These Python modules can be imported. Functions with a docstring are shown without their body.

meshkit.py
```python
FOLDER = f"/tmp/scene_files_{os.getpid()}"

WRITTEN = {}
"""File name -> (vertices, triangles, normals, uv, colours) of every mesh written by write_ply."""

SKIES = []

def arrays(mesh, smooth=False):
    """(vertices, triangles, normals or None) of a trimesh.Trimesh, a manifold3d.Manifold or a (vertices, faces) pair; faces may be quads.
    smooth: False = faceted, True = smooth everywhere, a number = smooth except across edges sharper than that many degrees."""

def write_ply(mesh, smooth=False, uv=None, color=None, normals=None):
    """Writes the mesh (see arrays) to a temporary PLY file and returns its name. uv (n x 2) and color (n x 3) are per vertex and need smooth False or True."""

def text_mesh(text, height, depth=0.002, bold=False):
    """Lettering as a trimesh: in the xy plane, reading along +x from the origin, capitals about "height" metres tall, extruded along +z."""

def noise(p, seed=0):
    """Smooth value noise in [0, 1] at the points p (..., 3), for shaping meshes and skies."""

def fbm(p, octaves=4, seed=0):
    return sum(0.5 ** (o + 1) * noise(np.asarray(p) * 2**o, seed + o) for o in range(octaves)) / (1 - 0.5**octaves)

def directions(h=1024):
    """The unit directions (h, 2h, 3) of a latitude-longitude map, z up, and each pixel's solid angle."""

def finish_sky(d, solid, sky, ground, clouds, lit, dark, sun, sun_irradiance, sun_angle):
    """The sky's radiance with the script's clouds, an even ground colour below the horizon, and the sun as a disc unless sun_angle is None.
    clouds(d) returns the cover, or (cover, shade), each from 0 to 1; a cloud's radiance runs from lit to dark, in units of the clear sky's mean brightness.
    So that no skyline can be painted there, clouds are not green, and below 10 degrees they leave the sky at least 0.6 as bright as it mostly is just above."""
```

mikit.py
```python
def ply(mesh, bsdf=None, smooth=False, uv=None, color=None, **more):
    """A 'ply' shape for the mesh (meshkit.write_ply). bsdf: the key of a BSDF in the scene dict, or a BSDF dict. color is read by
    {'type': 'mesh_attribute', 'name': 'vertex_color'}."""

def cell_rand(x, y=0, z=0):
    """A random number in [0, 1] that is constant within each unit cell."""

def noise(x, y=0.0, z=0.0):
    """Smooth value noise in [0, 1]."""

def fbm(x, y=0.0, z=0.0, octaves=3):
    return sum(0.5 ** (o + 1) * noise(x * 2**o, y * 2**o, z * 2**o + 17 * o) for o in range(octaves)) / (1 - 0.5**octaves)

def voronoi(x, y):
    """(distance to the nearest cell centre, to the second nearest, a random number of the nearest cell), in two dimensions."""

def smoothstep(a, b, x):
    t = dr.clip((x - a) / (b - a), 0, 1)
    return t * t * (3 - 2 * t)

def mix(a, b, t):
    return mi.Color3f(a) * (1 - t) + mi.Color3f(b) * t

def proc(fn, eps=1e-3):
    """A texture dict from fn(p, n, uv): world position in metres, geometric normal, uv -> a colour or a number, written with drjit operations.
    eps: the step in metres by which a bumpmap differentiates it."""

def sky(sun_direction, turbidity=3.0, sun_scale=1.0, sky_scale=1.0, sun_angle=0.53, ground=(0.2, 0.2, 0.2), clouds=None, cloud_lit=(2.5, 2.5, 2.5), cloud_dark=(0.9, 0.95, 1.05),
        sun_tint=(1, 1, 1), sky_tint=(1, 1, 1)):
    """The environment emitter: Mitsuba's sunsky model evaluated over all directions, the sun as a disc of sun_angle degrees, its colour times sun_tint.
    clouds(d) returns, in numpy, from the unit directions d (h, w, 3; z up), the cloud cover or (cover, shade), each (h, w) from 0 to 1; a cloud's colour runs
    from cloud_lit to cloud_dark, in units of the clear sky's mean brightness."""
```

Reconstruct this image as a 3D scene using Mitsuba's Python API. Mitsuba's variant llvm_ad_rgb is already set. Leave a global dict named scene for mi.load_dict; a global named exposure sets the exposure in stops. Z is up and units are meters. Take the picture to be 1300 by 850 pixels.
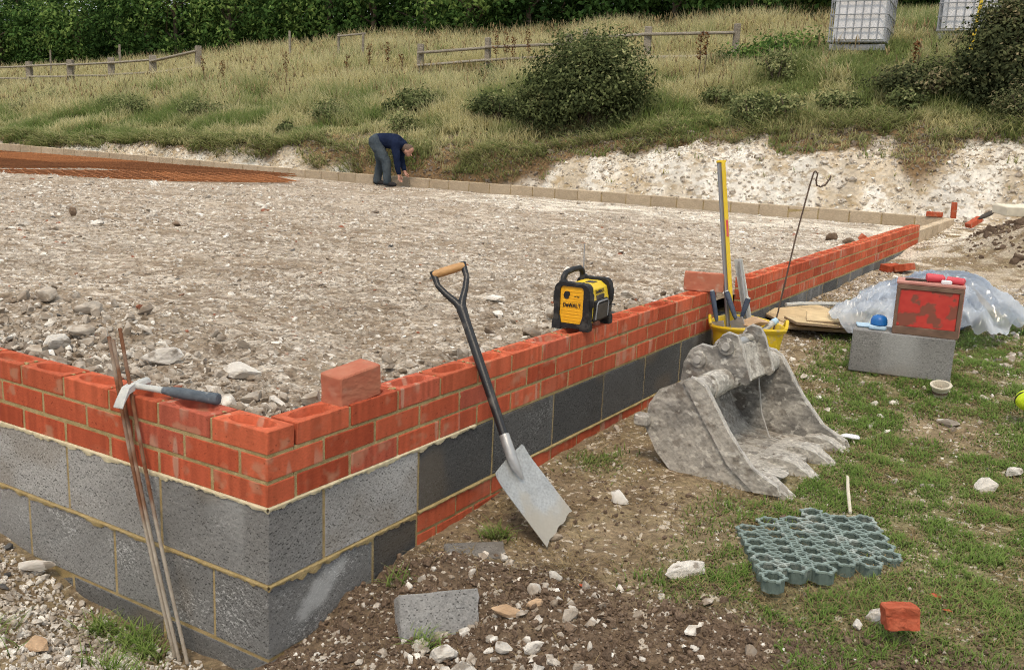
import math
import numpy as np
import trimesh
import manifold3d as m3
import shapely.geometry as sg
import shapely.affinity as sa
from shapely.ops import unary_union
from scipy.interpolate import RBFInterpolator
import drjit as dr
import mitsuba as mi
import mikit
import meshkit

T = mi.ScalarTransform4f
scene, labels = {}, {}

# ------------------------------------------------------------------ camera, sky, exposure
CAM = np.array([1.8174, -1.7413, 0.7982])
FWD = np.array([-0.5121555, 0.83439668, -0.20366376])
UP = np.array([-0.14320335, 0.15084813, 0.97812967])
scene['camera'] = {'type': 'perspective', 'fov': 56.13, 'fov_axis': 'x', 'near_clip': 0.05, 'far_clip': 2000.0,
                   'to_world': T().look_at(origin=CAM.tolist(), target=(CAM + FWD).tolist(), up=UP.tolist())}
scene['sky'] = mikit.sky([0.25, -0.62, 0.95], turbidity=3, sun_scale=0.3, sun_angle=14, sky_scale=1.0, clouds=lambda d: 1.0,
                         cloud_lit=(1.94, 2.06, 2.17), cloud_dark=(1.6, 1.65, 1.7))
exposure = 2.3

# ------------------------------------------------------------------ helpers
rng = np.random.default_rng(7)


def fbm2(x, y, s, octaves=4, seed=0):
    x = np.asarray(x, float)
    return meshkit.fbm(np.stack([x * s, np.asarray(y, float) * s, np.zeros_like(x) + 0.37], -1), octaves, seed)


def smooth01(a, b, x):
    t = np.clip((np.asarray(x, float) - a) / (b - a), 0, 1)
    return t * t * (3 - 2 * t)


def numbered(key):
    if key not in scene and key not in labels:
        return key
    n = 1
    while f'{key}_{n:03d}' in scene or f'{key}_{n:03d}' in labels:
        n += 1
    return f'{key}_{n:03d}'


def tag(key, label, cat=None, group=None, kind=None):
    d = {'label': label}
    if cat:
        d['category'] = cat
    if group:
        d['group'] = group
    if kind:
        d['kind'] = kind
    labels[key] = d


def thing(name, label, cat, group=None):
    key = numbered(name)
    tag(key, label, cat, group)
    return key


def part(parent, name, shape, to_world=None):
    key = numbered(f'{parent}__{name}')
    scene[key] = shape if to_world is None else {**shape, 'to_world': to_world}
    return key


def obj(name, shape, label, cat=None, group=None, kind=None):
    key = numbered(name)
    scene[key] = shape
    tag(key, label, cat, group, kind)
    return key


def TM(mesh):
    if hasattr(mesh, 'to_mesh'):
        m = mesh.to_mesh()
        return trimesh.Trimesh(m.vert_properties[:, :3].astype(float), m.tri_verts, process=False)
    return mesh


def shp(mesh, bsdf, tone=None, smooth=False):
    """A shape dict; tone=(a,b) is kept as a constant uv that the materials read as this piece's own colour numbers."""
    mesh = TM(mesh)
    if tone is None:
        return mikit.ply(mesh, bsdf, smooth=smooth)
    if smooth is not False and smooth is not True:
        mesh = trimesh.graph.smooth_shade(mesh, angle=math.radians(smooth), facet_minarea=None)
        smooth = True
    n = len(mesh.vertices)
    return mikit.ply(trimesh.Trimesh(mesh.vertices, mesh.faces, process=False), bsdf, smooth=smooth, uv=np.tile(np.array(tone, float), (n, 1)))


def cat(meshes):
    return trimesh.util.concatenate([TM(m) for m in meshes])


def cbox(lx, ly, lz, b=0.002, c=(0, 0, 0), jit=0.0, r=None):
    """A box with chamfered edges."""
    p = []
    for sx in (-1, 1):
        for sy in (-1, 1):
            for sz in (-1, 1):
                x, y, z = sx * lx / 2, sy * ly / 2, sz * lz / 2
                p += [(x - sx * b, y - sy * b, z), (x - sx * b, y, z - sz * b), (x, y - sy * b, z - sz * b)]
    p = np.array(p)
    if jit and r is not None:
        p = p + r.uniform(-jit, jit, p.shape)
    h = trimesh.convex.convex_hull(p)
    h.apply_translation(c)
    return h


def bar(a, b, w, h, up=(0, 0, 1), bev=0.002):
    """A chamfered rectangular bar from a to b."""
    a, b = np.array(a, float), np.array(b, float)
    L = np.linalg.norm(b - a)
    z = (b - a) / L
    x = np.cross(np.array(up, float), z)
    if np.linalg.norm(x) < 1e-6:
        x = np.array([1.0, 0, 0])
    x /= np.linalg.norm(x)
    y = np.cross(z, x)
    m = cbox(w, h, L, bev)
    M = np.eye(4)
    M[:3, 0], M[:3, 1], M[:3, 2], M[:3, 3] = x, y, z, (a + b) / 2
    m.apply_transform(M)
    return m


def tube(pts, radii, sides=10, caps=True):
    p = np.asarray(pts, float)
    n = len(p)
    radii = np.broadcast_to(np.asarray(radii, float), (n,))
    t = np.gradient(p, axis=0)
    t /= np.linalg.norm(t, axis=1, keepdims=True) + 1e-12
    ref = np.array([0, 0, 1.0]) if abs(t[0][2]) < 0.9 else np.array([1.0, 0, 0])
    A = np.zeros_like(p)
    a = np.cross(t[0], ref)
    for i in range(n):
        a = a - t[i] * (a @ t[i])
        a /= np.linalg.norm(a) + 1e-12
        A[i] = a
    B = np.cross(t, A)
    ang = np.arange(sides) * 2 * np.pi / sides
    v = p[:, None] + radii[:, None, None] * (np.cos(ang)[None, :, None] * A[:, None] + np.sin(ang)[None, :, None] * B[:, None])
    v = v.reshape(-1, 3)
    f = []
    for i in range(n - 1):
        for j in range(sides):
            k = (j + 1) % sides
            f += [(i * sides + j, i * sides + k, (i + 1) * sides + k), (i * sides + j, (i + 1) * sides + k, (i + 1) * sides + j)]
    if caps:
        c0, c1 = len(v), len(v) + 1
        v = np.vstack([v, p[:1], p[-1:]])
        for j in range(sides):
            k = (j + 1) % sides
            f += [(c0, k, j), (c1, (n - 1) * sides + j, (n - 1) * sides + k)]
    return trimesh.Trimesh(v, np.array(f), process=False)


def lathe(profile, sides=32):
    pr = np.array(profile, float)
    ang = np.arange(sides) * 2 * np.pi / sides
    v = np.stack([np.outer(pr[:, 0], np.cos(ang)), np.outer(pr[:, 0], np.sin(ang)), np.repeat(pr[:, 1:2], sides, 1)], -1).reshape(-1, 3)
    f = []
    for i in range(len(pr) - 1):
        for j in range(sides):
            k = (j + 1) % sides
            f += [(i * sides + j, i * sides + k, (i + 1) * sides + k), (i * sides + j, (i + 1) * sides + k, (i + 1) * sides + j)]
    return trimesh.Trimesh(v, np.array(f), process=False)


def extr(poly, h):
    return trimesh.creation.extrude_polygon(poly, h, engine='earcut')


def place(x=0, y=0, z=0, rz=0, rx=0, ry=0, s=1.0):
    return T().translate([x, y, z]).rotate([0, 0, 1], rz).rotate([0, 1, 0], ry).rotate([1, 0, 0], rx).scale([s, s, s] if np.isscalar(s) else list(s))


def frame(o, x, y, z):
    M = np.eye(4)
    M[:3, 0], M[:3, 1], M[:3, 2], M[:3, 3] = x, y, z, o
    return M


def grid_sheet(xs, ys, zf, bsdf, uvf=None):
    X, Y = np.meshgrid(xs, ys)
    Z = zf(X, Y)
    nx, ny = len(xs), len(ys)
    i = np.arange(nx * ny).reshape(ny, nx)
    a, b, c, d = i[:-1, :-1].ravel(), i[:-1, 1:].ravel(), i[1:, 1:].ravel(), i[1:, :-1].ravel()
    f = np.vstack([np.stack([a, b, c], 1), np.stack([a, c, d], 1)])
    v = np.stack([X, Y, Z], -1).reshape(-1, 3)
    m = trimesh.Trimesh(v, f, process=False)
    uv = None
    if uvf is not None:
        uv = np.stack(uvf(X, Y, Z), -1).reshape(-1, 2)
    return mikit.ply(m, bsdf, smooth=True, uv=uv)


def spaced(a, b, h0, g, origin=None):
    """Coordinates from a to b whose spacing grows with the distance from origin."""
    o = a if origin is None else origin
    out = [a]
    sgn = 1 if b > a else -1
    while (out[-1] - b) * sgn < 0:
        out.append(out[-1] + sgn * (h0 + g * abs(out[-1] - o)))
    out[-1] = b
    return np.sort(np.array(out))


def randrot(n, r):
    q = r.normal(size=(n, 4))
    q /= np.linalg.norm(q, axis=1, keepdims=True)
    w, x, y, z = q.T
    return np.stack([1 - 2 * (y * y + z * z), 2 * (x * y - z * w), 2 * (x * z + y * w), 2 * (x * y + z * w), 1 - 2 * (x * x + z * z), 2 * (y * z - x * w),
                     2 * (x * z - y * w), 2 * (y * z + x * w), 1 - 2 * (x * x + y * y)], -1).reshape(n, 3, 3)


def stone(r, n=14, flat=0.7, rough=False):
    """An angular piece of rubble about 1 across."""
    p = r.normal(size=(n, 3))
    p /= np.linalg.norm(p, axis=1, keepdims=True)
    p *= r.uniform(0.38, 0.52, (n, 1)) * np.array([1.0, r.uniform(0.65, 0.95), r.uniform(0.5, flat + 0.2)])
    h = trimesh.convex.convex_hull(p)
    if rough:
        h = h.subdivide().subdivide()
        v = h.vertices
        v = trimesh.smoothing.filter_laplacian(trimesh.Trimesh(v, h.faces, process=False), iterations=1, lamb=0.4).vertices
        nz = meshkit.fbm(v * 5 + r.uniform(0, 50, 3), 4) - 0.5
        v = v * (1 + 0.26 * nz[:, None])
        h = trimesh.Trimesh(v, h.faces, process=False)
    return h


SLIB = [stone(rng, int(rng.integers(9, 16))) for _ in range(14)]
RLIB = [stone(rng, int(rng.integers(12, 22)), rough=True) for _ in range(5)]


def scatter(lib, pos, size, r, tone, tone2=None, flat=1.0):
    """Stones at the points, as one mesh with a colour number per stone."""
    V, F, U = [], [], []
    at = 0
    which = r.integers(0, len(lib), len(pos))
    R = randrot(len(pos), r)
    tone2 = np.zeros(len(pos)) if tone2 is None else tone2
    for k, m in enumerate(lib):
        i = np.nonzero(which == k)[0]
        if not len(i):
            continue
        v = np.einsum('nij,vj->nvi', R[i], np.asarray(m.vertices)) * size[i, None, None]
        v[..., 2] *= flat
        v = v + pos[i, None]
        nv = len(m.vertices)
        V.append(v.reshape(-1, 3))
        F.append((np.asarray(m.faces)[None] + (np.arange(len(i)) * nv)[:, None, None]).reshape(-1, 3) + at)
        U.append(np.repeat(np.stack([tone[i], tone2[i]], 1), nv, 0))
        at += nv * len(i)
    return trimesh.Trimesh(np.vstack(V), np.vstack(F), process=False), np.vstack(U)


def blades(base, h, az, lean, width, tone, r, segs=2, curl=0.5):
    """Grass blades as tapering ribbons; uv = (tone, height along the blade)."""
    n = len(base)
    d = np.stack([np.cos(az), np.sin(az), np.zeros(n)], 1)
    s = np.stack([-np.sin(az), np.cos(az), np.zeros(n)], 1)
    tw = r.uniform(-1.2, 1.2, n)
    s = s * np.cos(tw)[:, None] + d * np.sin(tw)[:, None]
    V, U, F = [], [], []
    ts = np.linspace(0, 1, segs + 1)
    for t in ts:
        out = lean * (t * (1 - curl) + curl * t * t)
        c = base + d * (h * out)[:, None] + np.array([0, 0, 1.0]) * (h * (t - 0.35 * lean * t * t))[:, None]
        if t < 1:
            wv = (width * (1 - 0.55 * t))[:, None] * s / 2
            V += [c - wv, c + wv]
            U += [np.stack([tone, np.full(n, t)], 1)] * 2
        else:
            V += [c]
            U += [np.stack([tone, np.ones(n)], 1)]
    k = len(V)
    V = np.stack(V, 1).reshape(-1, 3)
    U = np.stack(U, 1).reshape(-1, 2)
    f = []
    for i in range(segs - 1):
        f += [(2 * i, 2 * i + 1, 2 * i + 3), (2 * i, 2 * i + 3, 2 * i + 2)]
    f += [(2 * segs - 2, 2 * segs - 1, 2 * segs)]
    F = (np.array(f)[None] + (np.arange(n) * k)[:, None, None]).reshape(-1, 3)
    return trimesh.Trimesh(V, F, process=False), U


def leaves(pos, nrm, size, tone, r, aspect=0.55):
    """Folded leaves (4 points, 2 triangles each) at the points, facing roughly nrm."""
    n = len(pos)
    a = r.normal(size=(n, 3))
    a -= nrm * (a * nrm).sum(1, keepdims=True)
    a /= np.linalg.norm(a, axis=1, keepdims=True) + 1e-9
    b = np.cross(nrm, a)
    s = size[:, None]
    V = np.stack([pos - a * s * 0.5, pos + b * s * aspect * 0.5 - nrm * s * 0.12, pos + a * s * 0.5, pos - b * s * aspect * 0.5 - nrm * s * 0.12], 1).reshape(-1, 3)
    F = (np.array([[0, 1, 2], [0, 2, 3]])[None] + (np.arange(n) * 4)[:, None, None]).reshape(-1, 3)
    U = np.repeat(np.stack([tone, r.uniform(0, 1, n)], 1), 4, 0)
    return trimesh.Trimesh(V, F, process=False), U


def uvply(mu, bsdf, smooth=False):
    return mikit.ply(mu[0], bsdf, smooth=smooth, uv=mu[1])


# ------------------------------------------------------------------ materials
N, FB, SS, MX = mikit.noise, mikit.fbm, mikit.smoothstep, mikit.mix


def mat(key, color, rough=0.8, spec=0.3, metal=0.0, bump=None, bscale=0.0, eps=1e-3, **more):
    base = {'type': 'principled', 'base_color': mikit.proc(color) if callable(color) else {'type': 'rgb', 'value': list(color)},
            'roughness': mikit.proc(rough) if callable(rough) else rough, 'specular': spec, 'metallic': metal, **more}
    if bump is not None:
        base = {'type': 'bumpmap', 'arbitrary': mikit.proc(bump, eps=eps), 'scale': bscale, 'bsdf': base}
    scene[key] = {'type': 'twosided', 'bsdf': base}


def c_brick(p, n, uv):
    t, k = uv.x, uv.y
    c = MX((0.365, 0.074, 0.036), (0.455, 0.110, 0.055), t)
    c = MX(c, (0.30, 0.085, 0.062), SS(0.76, 1.0, k) * 0.65)
    c = c * (0.88 + 0.20 * SS(0.0, 0.7, k))
    streak = N(p.x * 70 + 3, p.y * 70, p.z * 5)
    c = c * (0.80 + 0.36 * streak)
    c = c * (0.85 + 0.3 * FB(p.x * 220, p.y * 220, p.z * 220, 2))
    scuff = SS(0.62, 0.8, FB(p.x * 16 + 9 * k, p.y * 16, p.z * 16 + 5 * t, 3))
    c = MX(c, (0.42, 0.26, 0.17), scuff * 0.45)
    drip = SS(0.72, 0.85, N(p.x * 38, p.y * 38, p.z * 6 + 4)) * SS(0.5, 0.8, k)
    c = MX(c, (0.46, 0.36, 0.27), drip * 0.45)
    film = SS(0.60, 0.78, FB(p.x * 5 + 11 * k, p.y * 5, p.z * 9 + 3 * t, 4))
    c = MX(c, (0.40, 0.27, 0.20), film * 0.22)
    return c * (1 - 0.35 * SS(0.78, 0.88, FB(p.x * 90, p.y * 90, p.z * 90 + 7, 2)))


mat('m_brick', c_brick, 0.85, 0.12, bump=lambda p, n, uv: FB(p.x * 130, p.y * 130, p.z * 130, 3), bscale=0.0013)
mat('m_brick_old', lambda p, n, uv: MX(MX((0.36, 0.10, 0.06), (0.44, 0.19, 0.12), FB(p.x * 30, p.y * 30, p.z * 30, 3)), (0.50, 0.42, 0.34), SS(0.55, 0.75, FB(p.x * 22 + 7, p.y * 22, p.z * 22, 3)) * 0.55 * uv.x), 0.85, 0.2,
    bump=lambda p, n, uv: FB(p.x * 90, p.y * 90, p.z * 90, 3), bscale=0.003)
mat('m_brick_broken', lambda p, n, uv: MX((0.28, 0.052, 0.026), (0.46, 0.135, 0.075), FB(p.x * 60, p.y * 60, p.z * 60, 4)), 0.9, 0.1, bump=lambda p, n, uv: FB(p.x * 80, p.y * 80, p.z * 80, 4), bscale=0.007)


def c_mortar(p, n, uv):
    c = MX((0.24, 0.175, 0.075), (0.42, 0.33, 0.18), FB(p.x * 40, p.y * 40, p.z * 40, 3))
    return c * (0.75 + 0.5 * N(p.x * 400, p.y * 400, p.z * 400))


mat('m_mortar', c_mortar, 0.95, 0.1, bump=lambda p, n, uv: FB(p.x * 150, p.y * 150, p.z * 150, 3), bscale=0.004)
mat('m_mortar_pale', lambda p, n, uv: MX((0.42, 0.36, 0.22), (0.66, 0.6, 0.44), FB(p.x * 60, p.y * 60, p.z * 60, 3)), 0.95, 0.1, bump=lambda p, n, uv: FB(p.x * 150, p.y * 150, p.z * 150, 3), bscale=0.004)


def c_block(p, n, uv):
    t, k = uv.x, uv.y          # t: how pale this block is, k: how much efflorescence
    c = MX((0.036, 0.038, 0.040), (0.345, 0.340, 0.332), t)
    g1 = N(p.x * 260, p.y * 260, p.z * 260)
    g2 = N(p.x * 130 + 5, p.y * 130, p.z * 130)
    c = c * (0.60 + 0.5 * g1 + 0.34 * g2) * (0.70 + 0.6 * FB(p.x * 3.3 + 5 * k, p.y * 3.3, p.z * 4, 3))
    c = c * (1 - 0.6 * SS(0.70, 0.84, N(p.x * 190 + 3, p.y * 190, p.z * 190)))
    col = N(p.x * 9 + 20 * k, p.y * 9, p.z * 0.8)
    c = MX(c, (0.42, 0.43, 0.43), SS(0.70, 0.95, col) * 0.6 * (0.2 + t))
    along = (p.y - 0.21) * 0.85 + (p.z + 0.53) * 0.52
    across = (p.z + 0.53) * 0.85 - (p.y - 0.21) * 0.52
    wash = SS(1.0, 0.15, dr.square(along / 0.125) + dr.square(across / 0.055) + dr.square(p.x / 0.05) + 1.3 * (FB(p.x * 22, p.y * 22, p.z * 22, 4) - 0.5) + 0.5 * (g2 - 0.5))
    c = MX(c, (0.50, 0.51, 0.51), wash * 0.55)
    e = FB(p.x * 7 + 13 * k, p.y * 7, p.z * 9 + 7 * k, 3)
    g3 = N(p.x * 520, p.y * 520, p.z * 520)
    speck = SS(0.50, 0.78, g2 * 0.35 + g1 * 0.35 + g3 * 0.30)
    c = MX(c, (0.62, 0.63, 0.63), speck * SS(0.44, 0.72, e) * k * 0.75)
    sparse = SS(0.80, 0.95, g3)
    c = MX(c, (0.55, 0.55, 0.54), sparse * (0.2 + 0.4 * k))
    br = FB(p.x * 4 + 3, p.y * 4, p.z * 5, 2)
    return MX(c, (0.16, 0.12, 0.075), SS(0.56, 0.75, br) * 0.3)


mat('m_block', c_block, 0.92, 0.15, bump=lambda p, n, uv: N(p.x * 260, p.y * 260, p.z * 260) + N(p.x * 120, p.y * 120, p.z * 120), bscale=0.0028)
mat('m_kerb', lambda p, n, uv: MX((0.33, 0.26, 0.18), (0.52, 0.43, 0.32), 0.55 * uv.x + 0.45 * FB(p.x * 12, p.y * 12, p.z * 12, 3)) * (0.8 + 0.3 * N(p.x * 60, p.y * 60, p.z * 60)), 0.95, 0.1)


def c_stone(p, n, uv):
    t, k = uv.x, uv.y
    c = MX((0.17, 0.140, 0.112), (0.42, 0.375, 0.32), SS(0.0, 0.5, t))
    c = MX(c, (0.74, 0.71, 0.65), SS(0.45, 1.0, t))
    c = MX(c, (0.27, 0.11, 0.07), SS(0.985, 0.99, k))
    c = MX(c, (0.10, 0.10, 0.10), SS(0.05, 0.045, k))
    g = FB(p.x * 45, p.y * 45, p.z * 45, 4)
    c = c * (0.55 + 0.9 * g)
    dirt = SS(0.44, 0.66, FB(p.x * 25 + 4, p.y * 25, p.z * 25, 3))
    c = MX(c, (0.21, 0.155, 0.105), dirt * 0.60)
    return c


mat('m_stone', c_stone, 0.95, 0.1)
mat('m_chalkstone', lambda p, n, uv: MX(MX((0.50, 0.46, 0.40), (0.80, 0.77, 0.72), FB(p.x * 40, p.y * 40, p.z * 40, 4)), (0.20, 0.16, 0.12), SS(0.54, 0.68, FB(p.x * 28 + 9, p.y * 28, p.z * 28, 4)) * 0.75) * (0.5 + 0.5 * uv.x), 0.95, 0.1,
    bump=lambda p, n, uv: FB(p.x * 110, p.y * 110, p.z * 110, 4), bscale=0.006)
mat('m_sandstone', lambda p, n, uv: MX((0.30, 0.19, 0.11), (0.58, 0.42, 0.28), FB(p.x * 30, p.y * 30, p.z * 30, 4)), 0.95, 0.1, bump=lambda p, n, uv: FB(p.x * 90, p.y * 90, p.z * 90, 4), bscale=0.005)


def c_fill(p, n, uv):
    w = uv.x      # how chalky this ground is
    big = FB(p.x * 0.5, p.y * 1.3, 3.0, 3)
    c = MX((0.205, 0.158, 0.115), (0.335, 0.280, 0.218), big)
    g = FB(p.x * 30, p.y * 30, p.z * 30, 4)
    g2 = FB(p.x * 9 + 5, p.y * 9, p.z * 9, 4)
    c = MX(c, (0.54, 0.49, 0.42), SS(0.47, 0.62, g) * 0.7)
    c = MX(c, (0.13, 0.092, 0.06), SS(0.54, 0.70, FB(p.x * 22 + 8, p.y * 22, 1.0, 4)) * 0.65)
    chalk = SS(0.5, 0.6, g2 * 0.6 + w * 0.42)
    c = MX(c, (0.62, 0.58, 0.50), chalk * (0.22 + 0.55 * w))
    c = MX(c, (0.20, 0.155, 0.11), SS(0.46, 0.62, FB(p.x * 1.6 + 3, p.y * 4.0, 7.0, 4)) * 0.65)
    c = MX(c, (0.155, 0.112, 0.075), SS(0.52, 0.66, FB(p.x * 5.5 + 13, p.y * 8.0, 7.0, 4)) * 0.55)
    for sc, am in ((11.0, 0.55), (27.0, 0.45)):
        wx, wy = 0.35 * N(p.x * sc, p.y * sc, 2), 0.35 * N(p.x * sc + 9, p.y * sc, 4)
        d1, d2, wh = mikit.voronoi(p.x * sc + wx, p.y * sc + wy)
        tone = MX((0.150, 0.110, 0.080), (0.60, 0.55, 0.475), wh)
        show = SS(0.06, 0.22, d2 - d1) * SS(0.35, 0.6, FB(p.x * 1.3 + sc, p.y * 2.1, 1.0, 3)) * SS(0.3, 0.7, N(wh * 37, 1, 1))
        c = MX(c, tone, show * am)
        c = c * (1 - 0.35 * SS(0.10, 0.02, d2 - d1) * SS(0.35, 0.6, FB(p.x * 1.3 + sc, p.y * 2.1, 1.0, 3)))
    return c * (0.50 + 0.9 * N(p.x * 110, p.y * 110, p.z * 110))


mat('m_fill', c_fill, 0.97, 0.05)


def c_site(p, n, uv):
    g, w = uv.x, uv.y       # g: turf, w: bare damp soil
    c = MX((0.135, 0.098, 0.060), (0.245, 0.190, 0.125), FB(p.x * 6, p.y * 6, 2.0, 3))
    c = MX(c, (0.25, 0.20, 0.12), SS(0.5, 0.65, FB(p.x * 14 + 3, p.y * 14, 4.0, 3)) * 0.5)
    c = MX(c, (0.118, 0.084, 0.059), w * (0.60 + 0.40 * N(p.x * 12, p.y * 12, 1)))
    c = MX(c, (0.17, 0.165, 0.085), g * 0.6)
    ck = SS(7.0, 10.0, p.y) * SS(1.15, 0.35, p.x + 0.5 * N(p.x * 3, p.y * 2, 5)) + 0.35 * SS(5.5, 8, p.y)
    c = MX(c, (0.58, 0.53, 0.45), SS(0.42, 0.62, FB(p.x * 6, p.y * 6, 2, 4)) * dr.minimum(ck, 1.0) * 0.8)
    gr = FB(p.x * 70, p.y * 70, p.z * 70, 4)
    c = c * (0.40 + 1.2 * gr)
    chip = SS(0.64, 0.70, FB(p.x * 55 + 11, p.y * 55, p.z * 55, 3))
    c = MX(c, (0.62, 0.56, 0.47), chip * 0.55)
    return c * (0.7 + 0.6 * N(p.x * 260, p.y * 260, p.z * 260))


mat('m_site', c_site, 0.97, 0.05)


def c_hill(p, n, uv):
    ch, so = uv.x, uv.y      # ch: bare chalk, so: bare topsoil and rubble
    g = FB(p.x * 3.1, p.y * 3.1, p.z * 5, 4)
    c = MX((0.14, 0.155, 0.06), (0.36, 0.32, 0.15), g)
    c = c * (0.45 + 1.1 * FB(p.x * 22, p.y * 22, p.z * 22, 3))
    soil = MX((0.085, 0.050, 0.030), (0.27, 0.185, 0.10), FB(p.x * 7 + 3, p.y * 7, p.z * 9, 4))
    soil = soil * (0.45 + 1.1 * FB(p.x * 30, p.y * 30, p.z * 30, 3))
    c = MX(c, soil, so)
    chalk = MX((0.64, 0.59, 0.50), (0.84, 0.82, 0.77), FB(p.x * 4, p.y * 4, p.z * 6, 4))
    chalk = MX(chalk, (0.34, 0.25, 0.14), SS(0.50, 0.66, FB(p.x * 10 + 7, p.y * 10, p.z * 13, 4)) * 0.62)
    chalk = MX(chalk, (0.42, 0.31, 0.17), SS(0.48, 0.66, FB(p.x * 1.7 + 3, p.y * 0.6, p.z * 1.2, 3)) * 0.55)
    chalk = chalk * (0.80 + 0.3 * N(p.x * 5, p.y * 1.0, p.z * 0.6))
    chalk = chalk * (0.62 + 0.66 * FB(p.x * 26, p.y * 26, p.z * 26, 3))
    return MX(c, chalk, ch)


mat('m_hill', c_hill, 0.97, 0.05)


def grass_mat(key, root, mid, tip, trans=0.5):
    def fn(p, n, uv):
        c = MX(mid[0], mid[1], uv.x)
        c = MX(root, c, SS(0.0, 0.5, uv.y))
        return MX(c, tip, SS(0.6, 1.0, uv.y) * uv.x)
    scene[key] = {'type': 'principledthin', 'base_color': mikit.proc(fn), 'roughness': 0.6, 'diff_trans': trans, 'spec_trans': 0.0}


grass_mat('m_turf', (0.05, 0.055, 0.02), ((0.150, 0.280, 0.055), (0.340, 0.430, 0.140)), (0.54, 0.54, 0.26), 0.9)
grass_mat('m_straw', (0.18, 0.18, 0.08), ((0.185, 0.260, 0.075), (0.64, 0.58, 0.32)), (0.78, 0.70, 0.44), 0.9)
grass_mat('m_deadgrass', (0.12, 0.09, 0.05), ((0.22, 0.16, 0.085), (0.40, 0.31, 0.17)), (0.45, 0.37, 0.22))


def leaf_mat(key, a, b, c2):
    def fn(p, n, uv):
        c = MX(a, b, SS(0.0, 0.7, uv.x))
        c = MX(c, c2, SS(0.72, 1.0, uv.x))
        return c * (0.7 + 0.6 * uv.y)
    scene[key] = {'type': 'principledthin', 'base_color': mikit.proc(fn), 'roughness': 0.55, 'diff_trans': 0.5, 'spec_trans': 0.0}


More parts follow.
